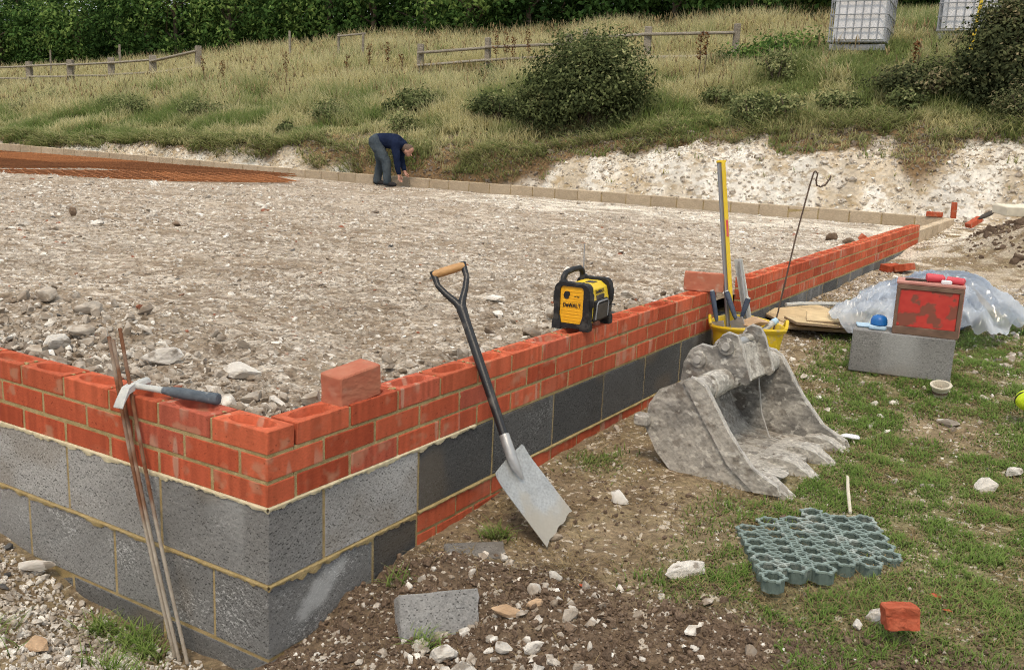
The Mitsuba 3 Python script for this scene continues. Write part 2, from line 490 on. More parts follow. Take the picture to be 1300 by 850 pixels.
leaf_mat('m_leaf_tree', (0.024, 0.052, 0.017), (0.072, 0.140, 0.038), (0.17, 0.25, 0.07))
leaf_mat('m_leaf_bush', (0.055, 0.072, 0.032), (0.145, 0.175, 0.072), (0.32, 0.33, 0.16))
leaf_mat('m_leaf_bramble', (0.052, 0.066, 0.033), (0.135, 0.150, 0.070), (0.28, 0.24, 0.14))
leaf_mat('m_dockseed', (0.10, 0.045, 0.022), (0.19, 0.095, 0.045), (0.26, 0.15, 0.07))
mat('m_bark', lambda p, n, uv: MX((0.05, 0.04, 0.03), (0.16, 0.13, 0.10), FB(p.x * 20, p.y * 20, p.z * 6, 3)), 0.95, 0.1)
mat('m_timber', lambda p, n, uv: MX((0.10, 0.082, 0.060), (0.46, 0.42, 0.36), FB(p.x * 5, p.y * 25, p.z * 30, 3) * 0.6 + uv.x * 0.4) * (0.75 + 0.4 * N(p.x * 60, p.y * 60, p.z * 60)), 0.95, 0.1)
mat('m_black', lambda p, n, uv: MX((0.011, 0.011, 0.013), (0.05, 0.048, 0.045), SS(0.5, 0.8, FB(p.x * 40, p.y * 40, p.z * 40, 3))), 0.55, 0.4)
mat('m_shaft', lambda p, n, uv: MX((0.012, 0.013, 0.016), (0.07, 0.065, 0.06), SS(0.55, 0.8, FB(p.x * 30, p.y * 30, p.z * 30, 3))), 0.4, 0.5)
mat('m_handlewood', lambda p, n, uv: MX((0.34, 0.17, 0.06), (0.56, 0.34, 0.15), FB(p.x * 30, p.y * 120, p.z * 120, 3)), 0.5, 0.4)


def c_blade(p, n, uv):
    mud = SS(0.44, 0.62, FB(p.x * 9, p.y * 9, p.z * 9, 4) * 0.62 + SS(-0.32, -0.50, p.z) * 0.42)
    c = MX((0.34, 0.355, 0.36), (0.48, 0.495, 0.495), FB(p.x * 18, p.y * 18, p.z * 18, 4))
    c = c * (0.8 + 0.35 * N(p.x * 160, p.y * 160, p.z * 160))
    return MX(c, (0.42, 0.38, 0.31), mud * 0.8)


mat('m_spadeblade', c_blade, 0.5, 0.5, metal=0.35)
mat('m_steel', lambda p, n, uv: MX((0.32, 0.33, 0.34), (0.5, 0.5, 0.5), FB(p.x * 40, p.y * 40, p.z * 40, 3)), 0.45, 0.5, metal=0.5)


def c_bucket(p, n, uv):
    g = FB(p.x * 8, p.y * 8, p.z * 8, 4)
    c = MX((0.120, 0.113, 0.104), (0.26, 0.247, 0.228), FB(p.x * 30, p.y * 30, p.z * 30, 4))
    mud = SS(0.51 - 0.30 * uv.x, 0.72 - 0.30 * uv.x, g * 0.62 + 0.38 * FB(p.x * 27 + 2, p.y * 27, p.z * 27, 4))
    c = MX(c, MX((0.29, 0.272, 0.240), (0.50, 0.475, 0.43), FB(p.x * 44 + 5, p.y * 44, p.z * 44, 4)), mud)
    c = MX(c, (0.10, 0.075, 0.055), SS(0.56, 0.7, FB(p.x * 19 + 15, p.y * 19, p.z * 19, 4)) * 0.5)
    scr = SS(0.66, 0.8, N(p.x * 14, p.y * 150, p.z * 60))
    c = MX(c, (0.5, 0.48, 0.44), scr * 0.35)
    sp = SS(0.60, 0.72, FB(p.x * 42 + 9, p.y * 42, p.z * 42, 3))
    c = MX(c, (0.60, 0.58, 0.53), sp * 0.65)
    c = MX(c, (0.05, 0.047, 0.044), SS(0.62, 0.74, FB(p.x * 60 + 31, p.y * 60, p.z * 60, 3)) * 0.30)
    return c * (0.55 + 0.85 * FB(p.x * 97 + 0.3 * p.y, p.y * 89 + 0.4 * p.z, p.z * 103, 3))


mat('m_bucket', c_bucket, 0.72, 0.35, bump=lambda p, n, uv: FB(p.x * 38, p.y * 41, p.z * 36, 4), bscale=0.006)
mat('m_edge', lambda p, n, uv: MX((0.30, 0.29, 0.27), (0.52, 0.5, 0.46), FB(p.x * 40, p.y * 40, p.z * 40, 3)), 0.6, 0.4, metal=0.2)


def c_yellow(p, n, uv):
    c = MX((0.62, 0.42, 0.012), (0.72, 0.52, 0.03), FB(p.x * 12, p.y * 12, p.z * 12, 3))
    return MX(c, (0.42, 0.36, 0.24), SS(0.55, 0.72, FB(p.x * 30 + 2, p.y * 30, p.z * 30, 4)) * 0.55 * uv.x)


mat('m_yellow', c_yellow, 0.45, 0.5)
mat('m_orangeyellow', lambda p, n, uv: MX((0.72, 0.36, 0.006), (0.78, 0.42, 0.02), N(p.x * 80, p.y * 80, p.z * 80)), 0.45, 0.5)
mat('m_navy', lambda p, n, uv: MX((0.02, 0.035, 0.07), (0.08, 0.10, 0.14), FB(p.x * 40, p.y * 40, p.z * 40, 3)), 0.6, 0.4)
mat('m_hammergrip', lambda p, n, uv: MX(MX((0.045, 0.060, 0.080), (0.14, 0.165, 0.19), FB(p.x * 60, p.y * 60, p.z * 60, 3)), (0.40, 0.40, 0.38), SS(0.6, 0.75, FB(p.x * 35 + 3, p.y * 35, p.z * 35, 3)) * 0.6), 0.7, 0.3)
mat('m_splashed', lambda p, n, uv: MX((0.33, 0.35, 0.36), (0.62, 0.62, 0.58), FB(p.x * 50, p.y * 50, p.z * 50, 3)), 0.8, 0.3)


def c_rod(p, n, uv):
    rust = MX((0.10, 0.042, 0.022), (0.23, 0.11, 0.06), FB(p.x * 60, p.y * 60, p.z * 60, 3))
    grey = MX((0.24, 0.20, 0.16), (0.42, 0.38, 0.32), FB(p.x * 50 + 4, p.y * 50, p.z * 50, 3))
    return MX(rust, grey, SS(0.34, 0.62, FB(p.x * 14 + 6, p.y * 14, p.z * 10, 3) * 0.7 + SS(-0.1, -0.6, p.z) * 0.45))


mat('m_rod', c_rod, 0.85, 0.3)
mat('m_darkrod', lambda p, n, uv: MX((0.045, 0.030, 0.022), (0.14, 0.10, 0.08), FB(p.x * 40, p.y * 40, p.z * 20, 3)), 0.8, 0.3)
mat('m_rust', lambda p, n, uv: MX((0.10, 0.044, 0.024), (0.44, 0.185, 0.080), 0.35 * FB(p.x * 3, p.y * 3, p.z * 30, 3) + 0.65 * uv.x), 0.9, 0.2)
mat('m_white_plastic', lambda p, n, uv: MX((0.62, 0.63, 0.66), (0.74, 0.75, 0.78), FB(p.x * 3, p.y * 3, p.z * 3, 2)), 0.5, 0.4)
mat('m_galv', (0.30, 0.31, 0.33), 0.5, 0.5, metal=0.4)


def c_redpanel(p, n, uv):
    wear = SS(0.50, 0.58, FB(p.x * 21, p.y * 17, p.z * 17 + 3, 4))
    c = MX((0.40, 0.024, 0.020), (0.52, 0.06, 0.045), FB(p.x * 40, p.y * 40, p.z * 40, 3))
    return MX(c, (0.13, 0.075, 0.05), wear * 0.75)


mat('m_redpanel', c_redpanel, 0.55, 0.4)
mat('m_boxwood', lambda p, n, uv: MX((0.075, 0.048, 0.035), (0.25, 0.16, 0.12), FB(p.x * 20, p.y * 20, p.z * 20, 4)), 0.85, 0.2)
mat('m_boxend', lambda p, n, uv: MX((0.30, 0.10, 0.085), (0.46, 0.26, 0.22), FB(p.x * 20, p.y * 20, p.z * 20, 4)), 0.85, 0.2)
mat('m_blue', (0.012, 0.13, 0.42), 0.4, 0.5)
mat('m_paleblue', (0.40, 0.56, 0.70), 0.5, 0.4)
mat('m_red', lambda p, n, uv: MX((0.55, 0.035, 0.06), (0.62, 0.12, 0.14), FB(p.x * 50, p.y * 50, p.z * 50, 3)), 0.5, 0.4)
mat('m_ply', lambda p, n, uv: MX(MX((0.40, 0.30, 0.17), (0.58, 0.46, 0.28), FB(p.x * 10, p.y * 30, p.z * 10, 3)), (0.22, 0.15, 0.09), SS(0.58, 0.75, FB(p.x * 6 + 3, p.y * 6, p.z * 6, 3)) * 0.6) * (0.8 + 0.3 * uv.x), 0.9, 0.2)
mat('m_plyedge', lambda p, n, uv: MX((0.17, 0.12, 0.08), (0.33, 0.25, 0.17), FB(p.x * 8, p.y * 8, p.z * 150, 3)), 0.9, 0.2)
mat('m_sack', lambda p, n, uv: MX((0.03, 0.045, 0.075), (0.20, 0.24, 0.30), FB(p.x * 9, p.y * 9, p.z * 9, 3)), 0.8, 0.2)
mat('m_gridplastic', lambda p, n, uv: MX(MX((0.056, 0.082, 0.076), (0.185, 0.240, 0.220), uv.x), (0.40, 0.43, 0.40), SS(0.56, 0.72, FB(p.x * 24 + 3, p.y * 24, p.z * 24, 4)) * 0.55 * (0.3 + 0.7 * uv.x)) * (0.8 + 0.4 * FB(p.x * 60, p.y * 60, p.z * 60, 2)), 0.5, 0.4)
mat('m_skin', (0.50, 0.27, 0.20), 0.6, 0.3)
mat('m_jumper', lambda p, n, uv: MX((0.006, 0.011, 0.030), (0.014, 0.022, 0.055), FB(p.x * 12, p.y * 12, p.z * 12, 3)), 0.9, 0.1)
mat('m_jeans', lambda p, n, uv: MX((0.025, 0.036, 0.050), (0.09, 0.110, 0.125), FB(p.x * 9, p.y * 9, p.z * 7, 3)), 0.9, 0.1)
mat('m_boot', (0.03, 0.028, 0.03), 0.8, 0.2)
mat('m_hair', (0.12, 0.085, 0.065), 0.8, 0.2)
mat('m_cream', lambda p, n, uv: MX((0.46, 0.42, 0.33), (0.66, 0.61, 0.50), FB(p.x * 20, p.y * 20, p.z * 20, 3)), 0.8, 0.2)
mat('m_hivis', lambda p, n, uv: MX((0.50, 0.66, 0.01), (0.62, 0.72, 0.05), N(p.x * 80, p.y * 80, p.z * 80)), 0.6, 0.3)
mat('m_darkplastic', lambda p, n, uv: MX((0.02, 0.018, 0.016), (0.10, 0.085, 0.07), FB(p.x * 18, p.y * 18, p.z * 18, 3)), 0.7, 0.3)
mat('m_flower', (0.75, 0.75, 0.72), 0.8, 0.2)
# clear polythene: milky film that lets part of the light through
scene['m_polythene'] = {'type': 'principledthin', 'base_color': {'type': 'rgb', 'value': [0.74, 0.79, 0.86]}, 'roughness': 0.14, 'diff_trans': 0.7, 'eta': 1.5, 'spec_trans': mikit.proc(lambda p, n, uv: 0.80 - 0.62 * SS(0.36, 0.66, FB(p.x * 6, p.y * 6, p.z * 6, 4)))}

# ------------------------------------------------------------------ the shape of the ground
WALL_END = 3.385        # the near stretch of the brick wall stops here
GAP_END = 3.99          # and the far stretch starts here
BRICK_END = 9.87
FAR_Y = 12.84           # inner face of the far blocks


def site_z(x, y):
    """Ground outside the walls."""
    z = np.interp(y, [-4, 0, 0.3, 0.65, 1.3, 2.5, 3.2, 4.0, 4.85, 7.3, 9.9, 12.4, 14], [-0.66, -0.63, -0.60, -0.56, -0.50, -0.495, -0.425, -0.345, -0.318, -0.31, -0.225, -0.15, -0.12])
    left = np.interp(x, [-3, -1.3, -1.0, -0.85, -0.5, -0.12, 0.1], [-0.60, -0.655, -0.685, -0.725, -0.765, -0.735, -0.68])
    left = left + 0.10 * smooth01(-0.08, -0.40, y) * smooth01(0.1, -0.3, x)
    m = smooth01(0.12, -0.10, x) * smooth01(0.35, 0.0, y)
    z = z * (1 - m) + left * m
    z = z + 0.012 * smooth01(0.3, 1.2, x) * smooth01(2.6, 1.2, y)                       # turf stands a little higher than the strip along the wall
    hump = lambda cx, cy, r, h: h * np.exp(-((x - cx) ** 2 + (y - cy) ** 2) / r ** 2)
    z = z + hump(0.24, 0.50, 0.13, 0.075) + hump(0.62, 0.52, 0.22, 0.035) + hump(0.95, 0.80, 0.12, 0.04) - hump(0.34, 0.46, 0.07, 0.05)
    z = z + hump(1.25, 9.6, 0.75, 0.42) + 0.2 * smooth01(1.2, 2.6, x) * smooth01(7, 10, y)   # soil bank to the right of the far corner
    z = z + 0.035 * (fbm2(x, y, 2.3, 4, 3) - 0.5) * 2
    return z


def soil_mask(x, y):
    """Freshly dug damp soil in front."""
    e = 0.30 * (fbm2(x, y, 3.5, 4, 11) - 0.5)
    d = (y - (0.62 + 0.22 * (x - 0.3))) + e
    return smooth01(0.10, -0.06, d) * smooth01(-0.25, 0.02, x)


def turf_mask(x, y):
    n1 = fbm2(x, y, 2.2, 4, 21)
    n2 = fbm2(x, y, 7.0, 3, 23)
    edge = smooth01(0.60, 1.02, x + 0.45 * (n1 - 0.5) + 0.10 * (y - 1.5))
    g = edge * smooth01(0.32, 0.50, n1 * 0.55 + n2 * 0.45 + 0.09)
    g = g * (1 - soil_mask(x, y)) * smooth01(6.5, 4.2, y)
    g = g * (1 - 0.95 * np.exp(-(((x - 1.32) / 0.26) ** 2 + ((y - 2.95) / 0.26) ** 2) ** 2))
    g = np.maximum(g, 0.8 * np.exp(-((x - 0.19) ** 2 + (y - 1.63) ** 2) / 0.012))
    g = np.maximum(g, 0.75 * np.exp(-(((x - 1.45) / 0.4) ** 2 + ((y - 0.75) / 0.35) ** 2) ** 2) * smooth01(1.16, 1.30, x))
    return np.clip(g, 0, 1)


def fill_z(x, y):
    """Hardcore inside the walls."""
    z = -0.055 - 0.19 * smooth01(2.5, 12.0, y)
    z = z + 0.07 * np.exp(-((x + 1.75) ** 2 / 0.9 + (y - 0.75) ** 2 / 0.16))           # heap of bigger rubble against the left wall
    z = z - 0.04 * smooth01(0.20, 0.08, np.minimum(-x, y))
    amp = 0.030 * smooth01(0.0, 0.5, np.minimum(-x, y)) + 0.008
    z = z + amp * (fbm2(x, y, 1.3, 3, 31) - 0.5) * 2
    return z


_H = [  # hill behind the far wall: x, y, z
    (-26, 13.3, 0.02), (-26, 14.6, 0.28), (-20, 13.3, 0.08), (-20, 14.4, 0.38), (-14, 13.4, 0.25), (-14, 14.5, 0.62), (-9, 13.5, 0.30), (-8.5, 14.9, 0.84), (-5, 13.5, 0.45), (-5, 14.4, 0.98),
    (-2, 13.4, 0.55), (-2, 14.2, 1.08), (0.5, 13.4, 0.60), (0.5, 14.3, 1.12), (3, 13.4, 0.7), (3, 14.3, 1.2), (-34, 14.5, 0.2), (-34, 18, 0.75),
    (-27, 15.5, 0.5), (-31, 18, 0.90), (-38, 22, 1.32), (-48, 22, 1.05), (-48, 28, 2.55), (-38, 28, 2.95), (-31, 28, 3.35), (-25, 18, 1.25), (-30, 22.6, 1.72), (-24, 22, 2.15), (-24, 28, 3.8),
    (-20, 18, 1.45), (-16, 16, 1.02), (-15, 20.5, 2.15), (-13, 20.2, 2.25), (-18, 28, 3.85), (-9.5, 16, 1.35), (-8.3, 20.4, 2.35), (-14, 28, 3.95), (-6, 20.5, 2.42), (-6, 16, 1.52), (-9.7, 28, 4.15),
    (-2.9, 17.6, 2.55), (-1.5, 18.0, 2.68), (-2.5, 15.4, 1.55), (-0.5, 18.3, 2.80), (-6, 28, 4.3), (-1, 28, 4.4), (3, 17.5, 2.8), (3, 28, 4.5), (-3, 22, 3.3), (0, 15.3, 1.5), (3, 15.3, 1.6),
    (-60, 20, 1.0), (-60, 30, 2.6), (-40, 50, 6.0), (0, 50, 8.5), (-70, 50, 5), (10, 18, 2.9), (10, 30, 5.5), (10, 14, 1.1), (25, 14, 1.2), (25, 30, 5.2), (30, 50, 8.5), (-100, 20, 0.4), (-100, 60, 5), (60, 20, 2), (60, 60, 9)]
_H = np.array(_H)
_rbf = RBFInterpolator(_H[:, :2], _H[:, 2], kernel='linear', smoothing=0.02)


def hill_z(x, y):
    x, y = np.asarray(x, float), np.asarray(y, float)
    sh = x.shape
    z = _rbf(np.stack([x.ravel(), y.ravel()], 1)).reshape(sh)
    foot = np.interp(x, [-30, -12, -6, 2], [-0.16, -0.24, -0.24, -0.15])
    t = smooth01(13.02, 13.55, y)
    z = foot * (1 - t) + z * t
    rough = smooth01(13.1, 13.4, y) * smooth01(16.5, 14.2, y)
    z = z + rough * (0.24 * (fbm2(x, y, 1.6, 4, 41) - 0.5) * 2 + 0.09 * (fbm2(x, y, 7, 3, 42) - 0.5) * 2)
    return z + 0.10 * (fbm2(x, y, 0.7, 3, 43) - 0.5) * 2 * smooth01(14, 16, y)


def chalk_top(x, y):
    """How far up the cut the bare chalk reaches (as a distance behind the wall)."""
    return np.interp(x, [-30, -22, -18, -14.5, -12.5, -11, -9, -7, -5.5, -4.0, -1.5, 1.5, 4], [0.25, 0.36, 0.46, 0.48, 0.30, 0.16, 0.05, 0.25, 0.75, 1.15, 1.20, 1.20, 1.2]) + 0.95 * (fbm2(x, y, 1.3, 4, 51) - 0.5)


def hill_zones(x, y):
    d = y - 13.0
    ct = chalk_top(x, y)
    soilpatch = np.exp(-(((x + 2.25) / 0.95) ** 2 + ((y - 14.05) / 0.50) ** 2) ** 2) + np.exp(-(((x + 0.65) / 0.50) ** 2 + ((y - 13.95) / 0.65) ** 2) ** 2)
    ch = smooth01(0.10, -0.10, d - ct) * (1 - smooth01(0.35, 0.65, soilpatch + 0.5 * (fbm2(x, y, 4, 3, 52) - 0.5)))
    st = np.interp(x, [-30, -20, -14, -10, -7, -4, 3], [0.9, 1.0, 1.2, 1.75, 1.55, 1.5, 1.55]) + 0.6 * (fbm2(x, y, 1.7, 3, 53) - 0.5)
    so = smooth01(0.18, -0.18, d - st)
    return ch, so


# ------------------------------------------------------------------ the setting: ground sheets
far = np.array([-900, -400, -200, -120, -80, -60.0])
xs = np.concatenate([far, spaced(-45, 3.6, 0.30, 0.0), [5, 8, 14, 25, 45, 80, 120, 200, 400, 900]])
xs = np.unique(np.concatenate([xs[xs < -12], spaced(-12, 3.5, 0.05, 0.0), xs[xs > 3.5]]))
ys = np.concatenate([spaced(13.0, 15.2, 0.035, 0.0), spaced(15.35, 30, 0.16, 0.0), [32, 36, 42, 50, 60, 80, 120, 200, 400, 900]])


def big_hill(x, y):
    z = hill_z(np.clip(x, -90, 50), np.clip(y, 0, 58))
    return z


scene['hillside'] = grid_sheet(xs, ys, big_hill, 'm_hill', lambda X, Y, Z: hill_zones(X, Y))
tag('hillside', 'chalk cut and grassy hillside rising behind the building plot', kind='structure')

xs = np.concatenate([[-900, -300, -100, -40, -20, -10, -6, -4], spaced(-3, -1.6, 0.1, 0), spaced(-1.55, 1.95, 0.0085, 0.0), spaced(2.0, 4.0, 0.05, 0), [5, 7, 10, 16, 30, 60, 100, 300, 900]])
ys = np.concatenate([[-900, -300, -100, -40, -20, -10, -6, -3, -2, -1.4], spaced(-1.2, -0.5, 0.05, 0), spaced(-0.48, 2.2, 0.0085, 0.0), spaced(2.21, 13.25, 0.011, 0.006)])


def ground_all(x, y):
    inside = (x < -0.07) & (y > 0.07)
    z = site_z(np.clip(x, -30, 4), np.clip(y, -4, 13.0))
    sm = soil_mask(x, y)
    near = smooth01(9, 2.0, np.hypot(x - 0.8, y - 1.0))
    nz = 0.010 * (fbm2(x, y, 14, 4, 61) - 0.5) * 2 + 0.006 * (fbm2(x, y, 55, 3, 62) - 0.5) * 2
    nz = nz * (0.6 + 1.6 * sm) + sm * 0.03 * (fbm2(x, y, 9, 3, 63) - 0.5) * 2
    z = z + nz * near
    return np.where(inside, np.minimum(z, -0.75), z)


scene['ground'] = grid_sheet(xs, ys, ground_all, 'm_site', lambda X, Y, Z: (turf_mask(X, Y), soil_mask(X, Y)))
tag('ground', 'trodden earth with patchy turf and dug soil outside the new wall', kind='structure')

xs = spaced(-0.088, -27.0, 0.011, 0.0085)
ys = spaced(0.088, FAR_Y - 0.01, 0.011, 0.0080)


def fill_all(x, y):
    z = fill_z(x, y)
    near = smooth01(16, 3, np.hypot(x, y))
    big = fbm2(x, y, 5, 4, 71)
    z = z + (0.026 * (big - 0.5) * 2 + 0.016 * (fbm2(x, y, 17, 4, 72) - 0.5) * 2 + 0.006 * (fbm2(x, y, 50, 2, 73) - 0.5) * 2) * (0.35 + 0.65 * near)
    return z


def fill_chalk(x, y):
    c = smooth01(8.5, 11.5, y + 1.5 * (fbm2(x, y, 0.6, 3, 75) - 0.5) * 2) * smooth01(-9.5, -6.5, x)
    c = np.maximum(c, 0.75 * smooth01(4.5, 8, y) * smooth01(-3.5, -0.5, x))
    c = np.maximum(c, 0.30 * smooth01(1.5, 5, y))
    return np.clip(c + 0.25 * (fbm2(x, y, 1.1, 4, 74) - 0.5), 0, 1)


scene['hardcore_fill'] = grid_sheet(xs, ys, fill_all, 'm_fill', lambda X, Y, Z: (fill_chalk(X, Y), X * 0))
tag('hardcore_fill', 'levelled bed of crushed rubble and chalk inside the foundation walls', kind='structure')

# ------------------------------------------------------------------ bricks and blocks
BL, BW, BH, J = 0.2138, 0.1013, 0.0643, 0.0112
brng = np.random.default_rng(11)


def frog_brick(L):
    a, b = L * 0.385, 0.036
    an = np.arange(24) * 2 * np.pi / 24
    sq = lambda c: np.sign(c) * np.abs(c) ** 0.8
    top = np.stack([sq(np.cos(an)) * a, sq(np.sin(an)) * b, np.full(24, BH / 2 + 0.002)], 1)
    bot = np.stack([sq(np.cos(an)) * (a - 0.012), sq(np.sin(an)) * (b - 0.010), np.full(24, BH / 2 - 0.022)], 1)
    cut = m3.Manifold.hull_points(np.vstack([top, bot]).astype(np.float32))
    base = cbox(L, BW, BH, 0.0022, jit=0.0007, r=brng)
    man = m3.Manifold(m3.Mesh(np.asarray(base.vertices, np.float32), np.asarray(base.faces, np.uint32)))
    return TM(man - cut)


def variants(fn, n, kinds=None):
    out = []
    for i in range(n):
        k = brng.uniform(0, 0.70) if brng.uniform() < 0.78 else brng.uniform(0.72, 1.0)
        out.append(shp(fn(), 'm_brick', (brng.uniform(0, 1), k)))
    return out




def chipped(mesh, L):
    """Knocks a few small chips out of a brick's long edges."""
    mesh = TM(mesh)
    man = m3.Manifold(m3.Mesh(np.asarray(mesh.vertices, np.float32), np.asarray(mesh.faces, np.uint32)))
    for _ in range(int(brng.integers(2, 5))):
        q = SLIB[int(brng.integers(len(SLIB)))]
        s_ = brng.uniform(0.010, 0.022)
        R_ = randrot(1, brng)[0]
        v = np.asarray(q.vertices) @ R_.T * s_
        sx, sz = brng.choice([-1, 1]), brng.choice([-1, 1])
        if brng.uniform() < 0.65:
            v = v + np.array([brng.uniform(-0.45, 0.45) * L, sx * BW / 2, sz * BH / 2]) * 1.0 + np.array([0, sx, sz]) * s_ * 0.16
        else:
            v = v + np.array([sx * L / 2, brng.choice([-1, 1]) * BW / 2, brng.uniform(-0.4, 0.4) * BH])
        man = man - m3.Manifold.hull_points(v.astype(np.float32))
    return TM(man)


BRICK = variants(lambda: chipped(cbox(BL, BW, BH, 0.0022, jit=0.0008, r=brng), BL), 20)
FROG = variants(lambda: chipped(frog_brick(BL), BL), 14)
HALF = variants(lambda: cbox(BW, BW, BH, 0.0022, jit=0.0008, r=brng), 6)
FHALF = variants(lambda: frog_brick(BW), 4)


def brick_row(wall, axis, s0, s1, z, start, top, r, heads=()):
    """A course of stretchers whose outer face lies on the wall's face; axis 'y' = the right wall, 'x' = the left wall (running to -x)."""
    s = s0
    first = True
    while s < s1 - 0.03:
        L = start if first else BL
        if s + L > s1 + 0.012:
            L = s1 - s
        if L > BL - 0.02:
            lib = FROG if top else BRICK
            sc = L / BL
        else:
            lib = FHALF if top else HALF
            sc = L / BW
        first = False
        c = s + L / 2
        dy, dz, rot = r.normal(0, 0.0005), r.normal(0, 0.0007), r.normal(0, 0.10)
        if axis == 'y':
            tw = T().translate([-BW / 2 + dy, c, z - BH / 2 + dz]).rotate([0, 0, 1], 90 + rot + (180 if r.uniform() < .5 else 0)).scale([sc, 1, 1])
        else:
            tw = T().translate([-c, BW / 2 + dy, z - BH / 2 + dz]).rotate([0, 0, 1], rot + (180 if r.uniform() < .5 else 0)).scale([sc, 1, 1])
        part(wall, 'brick', lib[int(r.integers(len(lib)))], tw)
        if top:
            yield_joint(wall, axis, s + L + J / 2, r)
        s += L + J


JOINTS = {}


def yield_joint(wall, axis, s, r):
    """Mortar in the upright joint of the top course, a little smeared over the bricks' edges."""
    h = BH - 0.004 + r.uniform(0, 0.005)
    w = J + 0.001
    m = cbox(w, BW - 0.008, h, 0.001)
    if axis == 'y':
        m.apply_transform(trimesh.transformations.rotation_matrix(np.pi / 2, [0, 0, 1]))
        m.apply_translation([-BW / 2, s, -BH + h / 2 - 0.003])
    else:
        m.apply_translation([-s, BW / 2, -BH + h / 2 - 0.003])
    JOINTS.setdefault(wall, []).append(m)
    # crumbs of squeezed mortar along the joint
    n = int(r.integers(2, 7))
    for k in range(n):
        q = SLIB[int(r.integers(len(SLIB)))].copy()
        q.apply_scale(r.uniform(0.008, 0.022))
        q.apply_scale([1, 1, 0.55])
        a, b = r.normal(0, 0.006), r.uniform(-0.09, -0.012)
        q.apply_translation([b, s + a, 0.001] if axis == 'y' else [-s + a, -b, 0.001])
        JOINTS[wall].append(q)


def block_part(wall, axis, s0, L, z, H, tone, r, W=0.10):
    m = cbox(L, W, H, 0.003, jit=0.0012, r=r)
    c = s0 + L / 2
    off = r.normal(0, 0.0008) - 0.001
    tw = T().translate([-W / 2 + off, c, z - H / 2]).rotate([0, 0, 1], 90) if axis == 'y' else T().translate([-c, W / 2 - off, z - H / 2])
    part(wall, 'block', shp(m, 'm_block', tone), tw)


r = np.random.default_rng(5)
W1 = thing('brick_wall', 'L-shaped new foundation wall of red brick over grey blocks, its corner nearest the camera', 'wall')
# left stretch (seen from its outer side), three courses
for i, (z, s0, st, top) in enumerate([(0.0, 0.0, BL, True), (-0.075, BW + J, BL, False), (-0.150, 0.0, BL, False)]):
    brick_row(W1, 'x', s0, 2.0, z, st, top, r)
# right stretch up to the gap; its first brick is the end of the left stretch's corner brick or the other way round
for i, (z, s0, st, top) in enumerate([(0.0, BW + J, BL, True), (-0.075, 0.0, BL, False), (-0.150, BW + J, BL, False)]):
    brick_row(W1, 'y', s0, WALL_END, z, st, top, r)
FW = 0.215              # the foundation blocks are twice as thick as the bricks
# left stretch: two and a half courses of blocks; corner blocks show both faces
for s0, L, t, k in [(0.0, 0.44, 0.52, 0.25), (0.45, 0.44, 0.72, 0.35), (0.90, 0.44, 0.80, 0.45), (1.35, 0.44, 0.7, 0.4), (1.80, 0.2, 0.6, 0.4)]:
    block_part(W1, 'x', s0, L, -0.225, 0.215, (t, k), r, FW)
for s0, L, t, k in [(FW + J, 0.44, 0.50, 0.95), (FW + J + 0.45, 0.44, 0.58, 0.95), (FW + J + 0.90, 0.44, 0.62, 0.7), (FW + J + 1.35, 0.3, 0.6, 0.6)]:
    block_part(W1, 'x', s0, L, -0.450, 0.215, (t, k), r, FW)
for s0, L in [(0.0, 0.44), (0.45, 0.44), (0.90, 0.44), (1.35, 0.44)]:
    block_part(W1, 'x', s0, L, -0.675, 0.215, (0.34, 0.3), r, FW)
# right stretch
for s0, L, t, k in [(FW + J, 0.44, 0.86, 0.30), (FW + J + 0.45, 0.44, 0.13, 0.12), (FW + J + 0.90, 0.44, 0.16, 0.35), (FW + J + 1.35, 0.44, 0.12, 0.12), (FW + J + 1.80, 0.44, 0.17, 0.2), (FW + J + 2.25, 0.44, 0.14, 0.2), (FW + J + 2.70, 0.44, 0.14, 0.1)]:
    block_part(W1, 'y', s0, L, -0.225, 0.215, (t, k), r, FW)
block_part(W1, 'y', 0.0, 0.44, -0.450, 0.215, (0.46, 0.85), r, FW)
block_part(W1, 'y', 0.45, 0.212, -0.450, 0.215, (0.10, 0.05), r, FW)
for z, st in [(-0.450, BL), (-0.525, BW), (-0.600, BL)]:
    brick_row(W1, 'y', 0.673, WALL_END, z, st, False, r)


def core(wall, boxes, mat_='m_mortar'):
    m = cat([trimesh.creation.box(bounds=[a, b]) for a, b in boxes] + JOINTS.get(wall, []))
    part(wall, 'mortar', shp(m, mat_))


I = 0.0022
core(W1, [((-2.02, I, -0.224), (-I, BW - I, -0.0648)), ((-BW + I, BW + 0.001, -0.2235), (-I - 0.0004, WALL_END - I, -0.0652)),
          ((-2.02, I + 0.001, -0.9), (-I - 0.001, FW - I, -0.2255)), ((-FW + I, FW + 0.001, -0.9), (-I - 0.0015, WALL_END - I, -0.226))])

